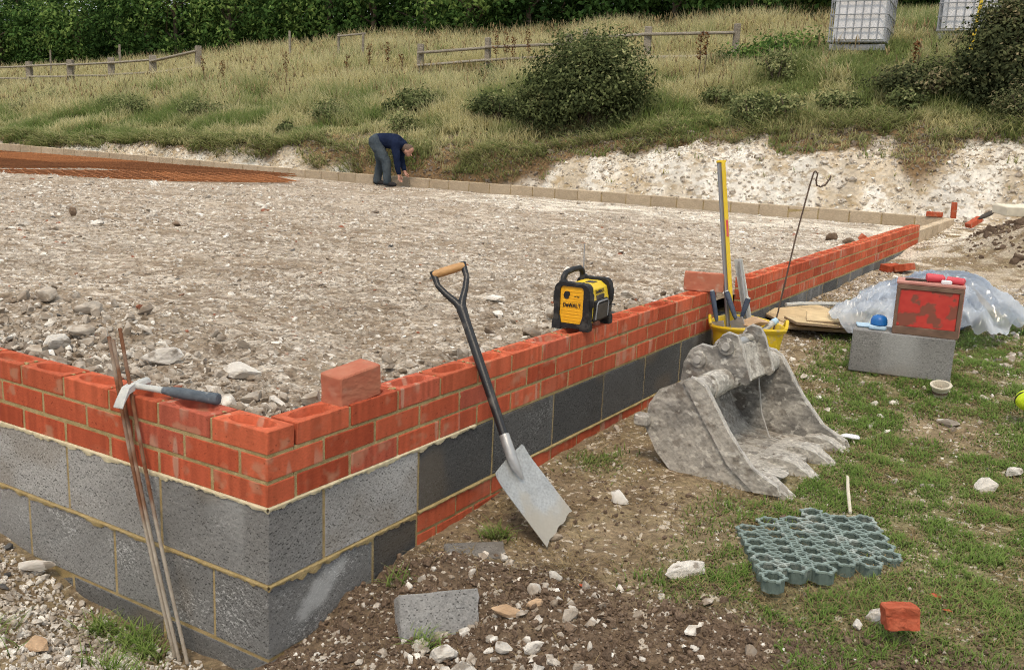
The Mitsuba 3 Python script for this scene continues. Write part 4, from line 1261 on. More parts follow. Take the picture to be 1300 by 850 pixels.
    m = cbox(0.014, 0.15, 0.215, 0.003)
    m.apply_transform(trimesh.transformations.rotation_matrix(np.radians(22), [0, 0, 1]))
    m.apply_translation([-0.362, 0.420, 0.394])
    put('lug_web', m, 0.85)
    # dried mud caked on the top pin and along the ear
    for (u, h, w, sx, sy, sz) in [(-0.408, 0.505, 0.45, 0.040, 0.030, 0.055), (-0.40, 0.39, 0.33, 0.04, 0.02, 0.06), (-0.36, 0.375, 0.42, 0.03, 0.02, 0.07), (-0.13, 0.046, 0.18, 0.07, 0.012, 0.07), (-0.16, 0.046, 0.42, 0.08, 0.012, 0.08), (-0.14, 0.046, 0.63, 0.07, 0.012, 0.06)]:
        q = RLIB[int(r_.integers(5))].copy()
        q.apply_scale([sx * 2, sy * 2, sz * 2])
        q.apply_translation([u, h, w])
        put('mud', q, 1.0)
    # chain link corner pad at the back
    put('heel_lug', cbox(0.06, 0.05, 0.05, 0.008, c=(-0.62, 0.20, -0.02)), 0.6)


digger_bucket()

# ------------------------------------------------------------------ yellow tub and the tools standing in it
TB = np.array([0.225, 3.29, -0.455])
tub = thing('builders_tub', 'flexible yellow builder\'s tub full of tools behind the excavator bucket', 'tub')
po, pi_ = [(0.0, 0.0), (0.142, 0.0), (0.150, 0.012), (0.190, 0.275), (0.203, 0.288), (0.207, 0.300), (0.203, 0.310)], [(0.192, 0.308), (0.183, 0.285), (0.144, 0.018), (0.0, 0.012)]
m = lathe(po + pi_, 48)
v = m.vertices.copy()
an = np.arctan2(v[:, 1], v[:, 0])
v[:, :2] *= (1 + 0.035 * np.cos(2 * an + 0.6) * (v[:, 2:3].ravel() / 0.3))[:, None]
v[:, 2] += 0.010 * np.cos(2 * an + 2.0) * (v[:, 2] > 0.2)
m = trimesh.Trimesh(v, m.faces, process=False)
part(tub, 'bucket_wall', shp(m, 'm_yellow', (1.0, 0), 35), place(*TB))
for a0 in (20, 200):
    a_ = np.radians(np.linspace(a0 - 16, a0 + 16, 9))
    pts = [(0.205 * math.cos(q), 0.205 * math.sin(q), 0.300 + 0.035 * math.cos((q - math.radians(a0)) / math.radians(16) * math.pi / 2)) for q in a_]
    part(tub, 'handle', shp(tube(pts, 0.009, 8), 'm_yellow', (1.0, 0), 40), place(*TB))
part(tub, 'contents', shp(lathe([(0.0, 0.17), (0.10, 0.175), (0.165, 0.15), (0.168, 0.14)], 24), 'm_splashed'), place(*TB))

lv = thing('spirit_level', 'long yellow spirit level standing upright in the tub', 'spirit level')
a, b = np.array([0.160, 3.275, -0.36]), np.array([-0.012, 3.315, 0.702])
d = (b - a) / np.linalg.norm(b - a)
part(lv, 'web', shp(bar(a, b, 0.012, 0.040, up=(0.59, 0.77, 0), bev=0.002), 'm_galv'))
e = np.array([0.77, -0.59, 0.08])
e -= d * (e @ d)
e /= np.linalg.norm(e)
for s_, bs in ((0.021, 'm_yellow'), (-0.021, 'm_galv')):
    part(lv, 'flange', shp(bar(a + e * s_, b + e * s_, 0.023, 0.007, up=e, bev=0.001), bs, (0.3, 0)))
q = a + d * 0.72 + e * 0.0262
part(lv, 'vial', shp(bar(q - d * 0.045, q + d * 0.045, 0.012, 0.003, up=e, bev=0.001), 'm_red'))
part(lv, 'end_cap', shp(bar(b - d * 0.004, b + d * 0.010, 0.024, 0.050, up=(0.59, 0.77, 0), bev=0.003), 'm_yellow', (0.8, 0)))

obj('hooked_rod', mikit.ply(tube([(0.31, 3.36, -0.40), (0.335, 3.45, -0.1), (0.375, 3.51, 0.32), (0.408, 3.56, 0.60), (0.418, 3.575, 0.668), (0.424, 3.58, 0.676), (0.437, 3.585, 0.664), (0.432, 3.585, 0.625), (0.438, 3.588, 0.600), (0.458, 3.59, 0.594), (0.480, 3.60, 0.606), (0.498, 3.61, 0.640), (0.502, 3.61, 0.655)], 0.0046, 8), 'm_darkrod', smooth=40),
    'thin rusty steel rod with a hooked top end standing in the yellow tub', 'rod')
for k, (p0, p1, r0, lab) in enumerate([((0.085, 3.19, -0.14), (0.040, 3.20, 0.022), 0.0130, 'dark blue tool handle standing at the left rim of the yellow tub'), ((0.175, 3.23, -0.12), (0.105, 3.245, 0.020), 0.0140, 'dark blue tool handle leaning in the middle of the yellow tub'), ((0.190, 3.28, -0.12), (0.215, 3.29, -0.008), 0.0145, 'short dark blue tool handle at the right of the spirit level')]):
    t_ = thing('trowel', lab, 'trowel')
    p0, p1 = np.array(p0), np.array(p1)
    dd = (p1 - p0) / np.linalg.norm(p1 - p0)
    part(t_, 'handle', mikit.ply(tube([p0, p0 + dd * 0.02, p0 + dd * 0.06, p1 - dd * 0.02, p1 - dd * 0.004, p1], [r0 * 0.6, r0 * 0.85, r0, r0 * 1.08, r0 * 0.98, r0 * 0.5], 12), 'm_navy', smooth=40))
    part(t_, 'end_cap', mikit.ply(tube([p1 - dd * 0.003, p1 + dd * 0.003], [r0 * 0.8, r0 * 0.7], 12), 'm_splashed'))
    part(t_, 'blade', shp(bar(p0 - dd * 0.14, p0, 0.09, 0.003, up=(0.3, 1, 0)), 'm_steel'))
fl = thing('float_trowel', 'grey metal float with a long blade standing behind the spirit level in the tub', 'float')
part(fl, 'blade', shp(bar((0.205, 3.36, -0.16), (0.110, 3.375, 0.185), 0.052, 0.006, up=(0.2, 1, 0)), 'm_splashed'))
part(fl, 'spine', shp(bar((0.200, 3.345, -0.14), (0.125, 3.355, 0.18), 0.016, 0.016, up=(0.2, 1, 0)), 'm_steel'))
q = RLIB[0].copy()
q.apply_scale([0.17, 0.13, 0.10])
obj('glove', shp(q, 'm_sandstone'), 'crumpled tan work glove lying on top of the tools in the tub', 'glove')
list(scene.values())[-1]['to_world'] = place(0.275, 3.25, -0.125, 30)
g2 = thing('club_hammer', 'small grey headed hammer with a blue handle at the right side of the tub', 'hammer')
part(g2, 'handle', mikit.ply(tube([(0.30, 3.27, -0.19), (0.352, 3.33, -0.128)], [0.014, 0.017], 12), 'm_splashed', smooth=40))
part(g2, 'cap', mikit.ply(tube([(0.350, 3.328, -0.131), (0.365, 3.345, -0.115)], [0.019, 0.016], 12), 'm_paleblue', smooth=40))

# ------------------------------------------------------------------ hammer on the left wall
hm = thing('brick_hammer', 'bricklayer\'s hammer with a blue grey rubber grip lying on the left wall top', 'hammer')
a, b = np.array([-0.555, 0.010, 0.028]), np.array([-0.283, 0.086, 0.020])
d = (b - a) / np.linalg.norm(b - a)
part(hm, 'shaft', mikit.ply(tube([a, a + d * 0.04, a + d * 0.12], [0.0095, 0.009, 0.011], 12), 'm_splashed', smooth=40))
part(hm, 'grip', mikit.ply(tube([a + d * 0.095, a + d * 0.115, a + d * 0.14, a + d * 0.17, a + d * 0.22, b - d * 0.008, b, b + d * 0.003], [0.010, 0.0125, 0.016, 0.0168, 0.0155, 0.0175, 0.016, 0.010], 16), 'm_hammergrip', smooth=40))
e = np.array([d[1], -d[0], 0.0])
p = []
part(hm, 'head', mikit.ply(tube([a + e * -0.060, a + e * -0.052, a + e * -0.030, a + e * -0.012, a + e * 0.016], [0.0125, 0.0145, 0.0145, 0.012, 0.012], 8), 'm_splashed', smooth=30))
pts = []
for (s_, hw, z0, z1) in [(0.012, 0.011, -0.010, 0.011), (0.040, 0.013, -0.014, 0.004), (0.064, 0.015, -0.034, -0.026), (0.076, 0.016, -0.049, -0.046)]:
    pts.append([a + e * s_ + d * q * hw + np.array([0, 0, z]) for q in (-1, 1) for z in (z0, z1)])
part(hm, 'claw', shp(cat([m3.Manifold.hull_points(np.array(pts[i] + pts[i + 1], np.float32)) for i in range(3)]), 'm_splashed'))

# ------------------------------------------------------------------ reinforcing rods against the left wall
rods = [((-0.320, -0.064, -0.735), (-0.678, 0.018, 0.157), 'left one of the three rusty rods leaning against the left wall'), ((-0.292, -0.070, -0.735), (-0.650, 0.012, 0.152), 'middle one of the three rusty rods leaning against the left wall'), ((-0.262, -0.066, -0.735), (-0.616, 0.012, 0.192), 'right one of the three rusty rods leaning against the left wall, standing tallest')]
rr = np.random.default_rng(4)
for a, b, lab in rods:
    a, b = np.array(a), np.array(b)
    pts, rad = [], []
    nrib = 90
    for i in range(nrib * 2 + 1):
        t_ = i / (nrib * 2)
        bow = 0.012 * math.sin(t_ * math.pi)
        pts.append(a + (b - a) * t_ + np.array([bow * 0.3, -bow, 0]))
        rad.append(0.0052 + (0.0008 if i % 2 else 0.0))
    obj('steel_rod', mikit.ply(tube(pts, rad, 8), 'm_rod', smooth=50), lab, 'rod', 'rods leaning on the left wall')

# ------------------------------------------------------------------ loose bricks
def loose(mesh, bsdf, tw, label, tone=(0.5, 0.3), smooth=False, name='loose_brick', c='brick', group=None):
    k = obj(name, shp(mesh, bsdf, tone, smooth), label, c, group)
    scene[k]['to_world'] = tw


def worn_brick(L=0.215, W=0.1025, H=0.065, amp=0.004, seed=0, frac=None):
    m = cbox(L, W, H, 0.004)
    m = m.subdivide().subdivide().subdivide()
    v = np.asarray(m.vertices).copy()
    nz = meshkit.fbm(v * 28 + seed * 11.3, 4) - 0.5
    v *= (1 + amp / 0.05 * nz[:, None])
    if frac is not None:
        j = v[:, 0] > frac
        v[j, 0] = frac + (v[j, 0] - frac) * 0.15 + 0.022 * (meshkit.fbm(np.stack([v[j, 1] * 30, v[j, 2] * 30, v[j, 1] * 0 + seed], 1), 4) - 0.4)
    return trimesh.Trimesh(v, m.faces, process=False)


loose(worn_brick(0.172, 0.086, 0.098, 0.004, 1), 'm_brick_old', T().translate([-0.050, 0.39, 0.047]).rotate([0, 0, 1], 87).rotate([0, 1, 0], -5).rotate([1, 0, 0], 3), 'loose dusty red brick standing on the wall top near its corner', (0.25, 0))
loose(worn_brick(0.215, 0.1025, 0.066, 0.003, 2), 'm_brick_old', T().translate([-0.035, 3.27, 0.053]).rotate([0, 0, 1], 22).rotate([1, 0, 0], 88).rotate([0, 1, 0], -3), 'loose mortar stained brick standing on edge at the end of the wall behind the tub', (1.0, 0))
loose(worn_brick(0.215, 0.1025, 0.065, 0.004, 3), 'm_brick', T().translate([0.14, 7.70, -0.265]).rotate([0, 0, 1], 62).rotate([1, 0, 0], 6), 'left one of two loose red bricks on the ground against the far brick wall', (0.1, 0.2))
loose(worn_brick(0.215, 0.1025, 0.065, 0.004, 4), 'm_brick', T().translate([0.25, 7.72, -0.25]).rotate([0, 0, 1], 75).rotate([1, 0, 0], -14), 'right one of two loose red bricks on the ground against the far brick wall', (0.3, 0.4))
loose(worn_brick(0.12, 0.1025, 0.065, 0.006, 5, 0.03), 'm_brick', T().translate([-0.24, 8.25, -0.075]).rotate([0, 0, 1], 20).rotate([0, 1, 0], 35), 'broken orange brick piece lying on the fill beside the far brick wall', (0.9, 0.2))
loose(worn_brick(0.215, 0.1025, 0.065, 0.003, 6), 'm_brick', T().translate([-0.30, 12.86, -0.038]).rotate([0, 0, 1], 8), 'red brick lying flat on the beige blocks at the far corner', (0.2, 0.5))
loose(worn_brick(0.215, 0.1025, 0.065, 0.003, 7), 'm_brick', T().translate([-0.045, 12.75, 0.040]).rotate([0, 0, 1], 15).rotate([0, 1, 0], 88), 'red brick standing upright on the beige blocks at the far corner', (0.3, 0.3))
loose(worn_brick(0.215, 0.1025, 0.065, 0.003, 8), 'm_brick', T().translate([0.30, 12.1, -0.06]).rotate([0, 0, 1], 50).rotate([0, 1, 0], -28), 'red brick half buried in the chalk right of the far corner', (0.2, 0.8))
loose(worn_brick(0.100, 0.086, 0.062, 0.016, 9, 0.030), 'm_brick_broken', T().translate([1.485, 0.875, -0.434]).rotate([0, 0, 1], -68).rotate([0, 1, 0], -14).rotate([1, 0, 0], 8), 'broken half of an orange red brick with a rough face on the grass, bottom right', (0.5, 0.2), name='half_brick', c='brick')
for (x, y, s_) in [(1.53, 1.20, 0.028), (1.575, 1.13, 0.022)]:
    q = RLIB[int(rr.integers(5))].copy()
    q.apply_scale([s_ * 1.6, s_, s_ * 0.5])
    loose(q, 'm_brick_broken', place(x, y, float(site_z(np.array(x), np.array(y))) + 0.012), ('larger' if s_ > 0.025 else 'smaller') + ' of two chips of orange brick in the grass above the broken half brick', name='brick_chip', c='brick chip', group='brick chips in the grass')
q = RLIB[2].copy()
q.apply_scale([0.03, 0.022, 0.016])
loose(q, 'm_brick_broken', place(0.62, 0.68, float(site_z(np.array(0.62), np.array(0.68))) + 0.006), 'tiny red brick crumb on the bare earth in the foreground', name='brick_chip', c='brick chip')

# ------------------------------------------------------------------ block seat, red box and what lies on it
ZB = -0.345
sb = np.array([0.725, 3.53, ZB])
ex, ey = np.array([0.9888, 0.149, 0]), np.array([-0.149, 0.9888, 0])
rz = math.degrees(math.atan2(ex[1], ex[0]))


def on_block(u, v, z, rot=0):
    p_ = sb + ex * u + ey * v
    return place(p_[0], p_[1], ZB + z, rz + rot)


k = obj('concrete_block', shp(cbox(0.505, 0.215, 0.225, 0.004, jit=0.002, r=rr), 'm_block', (0.55, 0.25)), 'grey concrete block standing on the grass under the red box', 'block')
scene[k]['to_world'] = on_block(0.25, 0.108, 0.089)
rb = thing('tool_box', 'old wooden box with a worn red painted front standing on the grey concrete block', 'box')
BT = 0.2035
part(rb, 'carcass', shp(cbox(0.318, 0.188, 0.262, 0.003), 'm_boxwood'), on_block(0.352, 0.112, BT + 0.131))
part(rb, 'front_panel', shp(cbox(0.286, 0.006, 0.200, 0.002), 'm_redpanel'), on_block(0.350, 0.0165, BT + 0.142))
for (u, z, lu, lz) in [(0.352, 0.250, 0.322, 0.022), (0.352, 0.021, 0.322, 0.042), (0.2005, 0.1405, 0.018, 0.197), (0.5035, 0.1405, 0.018, 0.197)]:
    part(rb, 'frame_rail', shp(cbox(lu, 0.012, lz, 0.002), 'm_boxwood'), on_block(u, 0.0125, BT + z))
part(rb, 'end_panel', shp(cbox(0.006, 0.17, 0.25, 0.002), 'm_boxend'), on_block(0.514, 0.112, BT + 0.131))
part(rb, 'lid', shp(cbox(0.330, 0.200, 0.014, 0.003), 'm_boxend'), on_block(0.352, 0.110, BT + 0.2695))
tr = thing('line_reel', 'red and pink string line reel lying on the lid of the red box', 'reel')
part(tr, 'spool', mikit.ply(tube([(-0.052, 0, 0.022), (-0.048, 0, 0.022), (-0.040, 0, 0.024), (0.030, 0, 0.022), (0.042, 0, 0.020)], [0.010, 0.021, 0.023, 0.020, 0.010], 14), 'm_red', smooth=40), on_block(0.375, 0.10, BT + 0.2765, 12))
part(tr, 'spool', mikit.ply(tube([(-0.045, 0, 0.02), (-0.040, 0, 0.02), (0.040, 0, 0.019), (0.046, 0, 0.018)], [0.010, 0.019, 0.018, 0.009], 14), 'm_red', smooth=40), on_block(0.468, 0.08, BT + 0.2765, -14))
part(tr, 'frame', mikit.ply(cbox(0.05, 0.03, 0.02, 0.004, c=(0, 0, 0.010)), 'm_white_plastic'), on_block(0.425, 0.05, BT + 0.2765, 5))
k = obj('flat_tool', shp(cbox(0.12, 0.018, 0.012, 0.003), 'm_darkplastic'), 'thin dark flat tool lying on the red box left of the reel', 'tool')
scene[k]['to_world'] = on_block(0.285, 0.09, BT + 0.2825, 4)
bl = thing('plastic_pot', 'small bright blue lidded pot standing on the left end of the concrete block', 'pot')
part(bl, 'lid', mikit.ply(lathe([(0.0, 0.055), (0.018, 0.054), (0.034, 0.046), (0.042, 0.030), (0.043, 0.004), (0.0, 0.004)], 24), 'm_blue', smooth=40), on_block(0.122, 0.085, BT + 0.022))
part(bl, 'base', shp(cbox(0.088, 0.07, 0.022, 0.006), 'm_paleblue'), on_block(0.118, 0.078, BT + 0.0115, 4))
k = obj('plastic_tray', shp(cbox(0.075, 0.09, 0.012, 0.004), 'm_paleblue'), 'flat pale blue plastic piece lying at the left end of the concrete block', 'tray')
scene[k]['to_world'] = on_block(0.045, 0.13, BT + 0.0065, 10)

# ------------------------------------------------------------------ plywood offcuts and slab
pr_ = np.random.default_rng(8)
boards = [((0.36, 4.42), 0.52, 0.30, -0.310, 24, 0.0), ((0.36, 4.30), 0.50, 0.28, -0.285, 14, 2.2), ((0.42, 4.24), 0.46, 0.26, -0.258, 32, -2.5), ((0.20, 4.50), 0.48, 0.36, -0.268, 50, 3.0), ((0.46, 4.30), 0.36, 0.28, -0.228, 16, 2.4)]
names = ['bottom board of the plywood stack', 'second lowest board of the plywood stack', 'middle dark edged board of the plywood stack', 'yellowish plywood board sticking out to the left of the stack', 'topmost yellowish board of the plywood stack']
for (xy_, L, Wd, z, rot, tilt), nm in zip(boards, names):
    t_ = thing('plywood_board', nm + ' beside the plastic sheet', 'board', 'plywood offcuts in a stack')
    part(t_, 'face', shp(cbox(L, Wd, 0.004, 0.001), 'm_ply', (pr_.uniform(0, 1), 0)), place(xy_[0], xy_[1], z + 0.009, rot, tilt, -tilt))
    part(t_, 'edge', shp(cbox(L + 0.001, Wd + 0.001, 0.013, 0.002), 'm_plyedge'), place(xy_[0], xy_[1], z, rot, tilt, -tilt))
k = obj('hose', mikit.ply(tube([(0.05, 4.62, -0.235), (0.12, 4.72, -0.232), (0.22, 4.80, -0.23), (0.33, 4.86, -0.225), (0.44, 4.95, -0.22)], 0.014, 8), 'm_splashed', smooth=40), 'grey length of hose lying across the plywood boards', 'hose')
q = stone(np.random.default_rng(31), 12, 0.3, True)
q.apply_scale([0.22, 0.20, 0.06])
loose(q, 'm_chalkstone', place(0.585, 3.72, -0.385, 20), 'flat pale stone slab lying between the tub and the concrete block', (0.7, 0), name='stone_slab', c='slab')

# ------------------------------------------------------------------ polythene sheet over a heap of bags
sh = np.random.default_rng(12)
XS, YS = np.linspace(0.22, 1.62, 170), np.linspace(3.95, 5.95, 200)


def sheet_z(x, y):
    g = site_z(x, y)
    u, v = (x - 0.92) - 0.10 * (y - 4.9), (y - 4.90)
    a = np.clip(1 - (np.abs(u) / 0.55) ** 2.0, 0, 1) * np.clip(1 - (np.abs(v) / 0.88) ** 2.6, 0, 1)
    h = 0.275 * a ** 0.62 * (1.0 + 0.10 * np.sin(5 * u + 1) - 0.10 * u)
    slope = np.clip(a * (1 - a) * 4, 0, 1)
    # pulled folds running down the sides, and fine crumples
    ang_ = np.arctan2(v * 0.8, u)
    rad_ = np.hypot(u, v * 0.8)
    f1 = np.abs(meshkit.fbm(np.stack([ang_ * 2.6, rad_ * 1.5, u * 0], -1), 4, 95) - 0.5) * 2
    f2 = np.abs(fbm2(x, y, 7, 4, 97) - 0.5) * 2
    f3 = np.abs(fbm2(x, y, 19, 3, 98) - 0.5) * 2
    h = h - 0.26 * np.sqrt(f1) * f1 ** 0.3 * slope ** 0.6 - 0.050 * f2 ** 0.8 * (0.35 + 0.65 * slope) - 0.020 * f3 ** 0.8 + 0.080
    return g + 0.010 + np.maximum(h, 0.006 + 0.05 * f2 * f2 + 0.02 * f3)


tp = thing('plastic_sheet', 'milky polythene sheet draped over a heap of bags behind the red box', 'sheet')
th = np.linspace(0, 2 * np.pi, 300, endpoint=False)
rn = np.linspace(0, 1, 110)
Rr = 1 + 0.10 * np.sin(3 * th + 1) + 0.05 * np.sin(7 * th) + 0.16 * (meshkit.fbm(np.stack([np.cos(th) * 3, np.sin(th) * 3, th * 0], 1), 4) - 0.5)
sup = (np.abs(np.cos(th)) ** 3 + np.abs(np.sin(th)) ** 3) ** (-1 / 3)
X = 0.92 + np.outer(rn, np.cos(th) * Rr * sup) * 0.50
Y = 4.90 + np.outer(rn, np.sin(th) * Rr * sup) * 0.84
X = X + 0.10 * (Y - 4.9)
Z = sheet_z(X, Y)
nth = len(th)
i = np.arange(nth * len(rn)).reshape(len(rn), nth)
a, b = i[:-1], i[1:]
c, d = np.roll(b, -1, 1), np.roll(a, -1, 1)
m = trimesh.Trimesh(np.stack([X, Y, Z], -1).reshape(-1, 3), np.vstack([np.stack([a.ravel(), b.ravel(), c.ravel()], 1), np.stack([a.ravel(), c.ravel(), d.ravel()], 1)]), process=False)
part(tp, 'film', mikit.ply(m, 'm_polythene', smooth=14))
for k_, (x, y, z, rz_) in enumerate([(0.86, 4.55, 0.050, 10), (0.90, 4.92, 0.050, -6), (0.94, 5.25, 0.045, 14), (0.88, 4.72, 0.130, 4), (0.93, 5.06, 0.125, 9), (0.96, 4.86, 0.155, 60)]):
    q = trimesh.creation.icosphere(3)
    v = np.asarray(q.vertices)
    v = np.sign(v) * np.abs(v) ** 0.55 * np.array([0.225, 0.15, 0.055])
    v *= 1 + 0.12 * (meshkit.fbm(v * 14 + k_, 3)[:, None] - 0.5)
    k = obj('cement_bag', mikit.ply(trimesh.Trimesh(v, q.faces, process=False), 'm_sack', smooth=True), 'dusty bag under the polythene sheet, ' + ['lowest at the near end', 'low in the middle', 'lowest at the far end', 'second layer near end', 'second layer far end', 'topmost'][k_], 'bag', 'bags under the polythene sheet')
    scene[k]['to_world'] = place(x, y, z - 0.31, rz_)

# ------------------------------------------------------------------ grass paving grid
def paving_grid():
    t = thing('paving_grid', 'grey green plastic grass paving grid lying on the turf', 'grid')

    def gear(r0, amp, n, ph=0.0):
        an_ = np.linspace(0, 2 * np.pi, 72, endpoint=False)
        rr_ = r0 + amp * np.cos(n * an_ + ph)
        return sg.Polygon(np.stack([rr_ * np.cos(an_), rr_ * np.sin(an_)], 1))
    A2, B2 = np.array([0.572, 0.820]) * 0.093, np.array([-0.482, 0.876]) * 0.0675
    ring_out, ring_in = gear(0.0350, 0.0016, 8), gear(0.0278, 0.0030, 8, 0.4)
    sm_out, sm_in = gear(0.0185, 0.0008, 6), gear(0.0125, 0.0010, 6)
    cells = [(i_, j_) for i_ in range(6) for j_ in range(7) if not (i_ == 5 and j_ > 4) and not (i_ == 4 and j_ > 5)]
    at = {c: A2 * c[0] + B2 * c[1] + B2 * 0.5 * (c[0] % 2) for c in cells}
    vals = list(at.values())
    mids = [A2 * (c[0] + 0.5) + B2 * (c[1] + 0.5 + 0.25) for c in cells if (c[0] + 1, c[1]) in at and (c[0], c[1] + 1) in at]
    inner = unary_union([sa.translate(ring_in, *q) for q in vals] + [sa.translate(sm_in, *q) for q in mids])
    links = []
    for a_ in vals:
        for b_ in vals:
            dd = np.linalg.norm(a_ - b_)
            if 0.01 < dd < 0.112:
                links.append(sg.LineString([a_, b_]).buffer(0.0045, 3, cap_style=2))
    plate = unary_union([sa.translate(ring_out, *q) for q in vals] + [sa.translate(sm_out, *q) for q in mids] + links)
    top = plate.difference(inner)
    edge = plate.exterior if plate.geom_type == 'Polygon' else plate.geoms[0].exterior
    lugs = []
    for q in np.arange(0, edge.length, 0.040):
        p_ = edge.interpolate(q)
        lugs.append(sa.rotate(sg.box(p_.x - 0.0065, p_.y - 0.0065, p_.x + 0.0065, p_.y + 0.0065), q * 900, origin=(p_.x, p_.y)))
    low = plate.buffer(-0.0015).difference(unary_union([sa.translate(gear(0.0302, 0.0026, 8, 0.4), *q) for q in vals] + [sa.translate(gear(0.0140, 0.0010, 6), *q) for q in mids]))
    rimp = unary_union([top, unary_union(lugs).difference(inner)])
    O_ = np.array([1.120, 0.930, -0.500])

    def put(poly, h0, h1, name):
        geoms = getattr(poly, 'geoms', [poly])
        ms_ = []
        for g in geoms:
            if g.area < 1e-5:
                continue
            m_ = extr(g.simplify(0.0006), h1 - h0)
            v_ = np.asarray(m_.vertices)
            sag = 0.010 * np.sin(v_[:, 0] * 6.0 + 1) + 0.006 * np.cos(v_[:, 1] * 7)
            ms_.append(trimesh.Trimesh(O_ + np.stack([v_[:, 0], v_[:, 1], v_[:, 2] + h0 + sag], 1), m_.faces, process=False))
        part(t, name, shp(cat(ms_), 'm_gridplastic', (1.0 if name == 'rim' else 0.35, 0)))  # same plastic throughout; shade inside the holes is put into the cell walls' darker tone
    put(rimp, 0.037, 0.043, 'rim')
    put(low, 0.0, 0.0375, 'cell_wall')


paving_grid()
obj('thin_stick', mikit.ply(tube([(1.190, 1.585, -0.44), (1.165, 1.66, -0.415), (1.130, 1.80, -0.425), (1.10, 1.93, -0.43), (1.086, 1.985, -0.445)], [0.0055, 0.006, 0.006, 0.0055, 0.004], 8), 'm_cream', smooth=40), 'thin white stick poking up behind the plastic paving grid', 'stick')

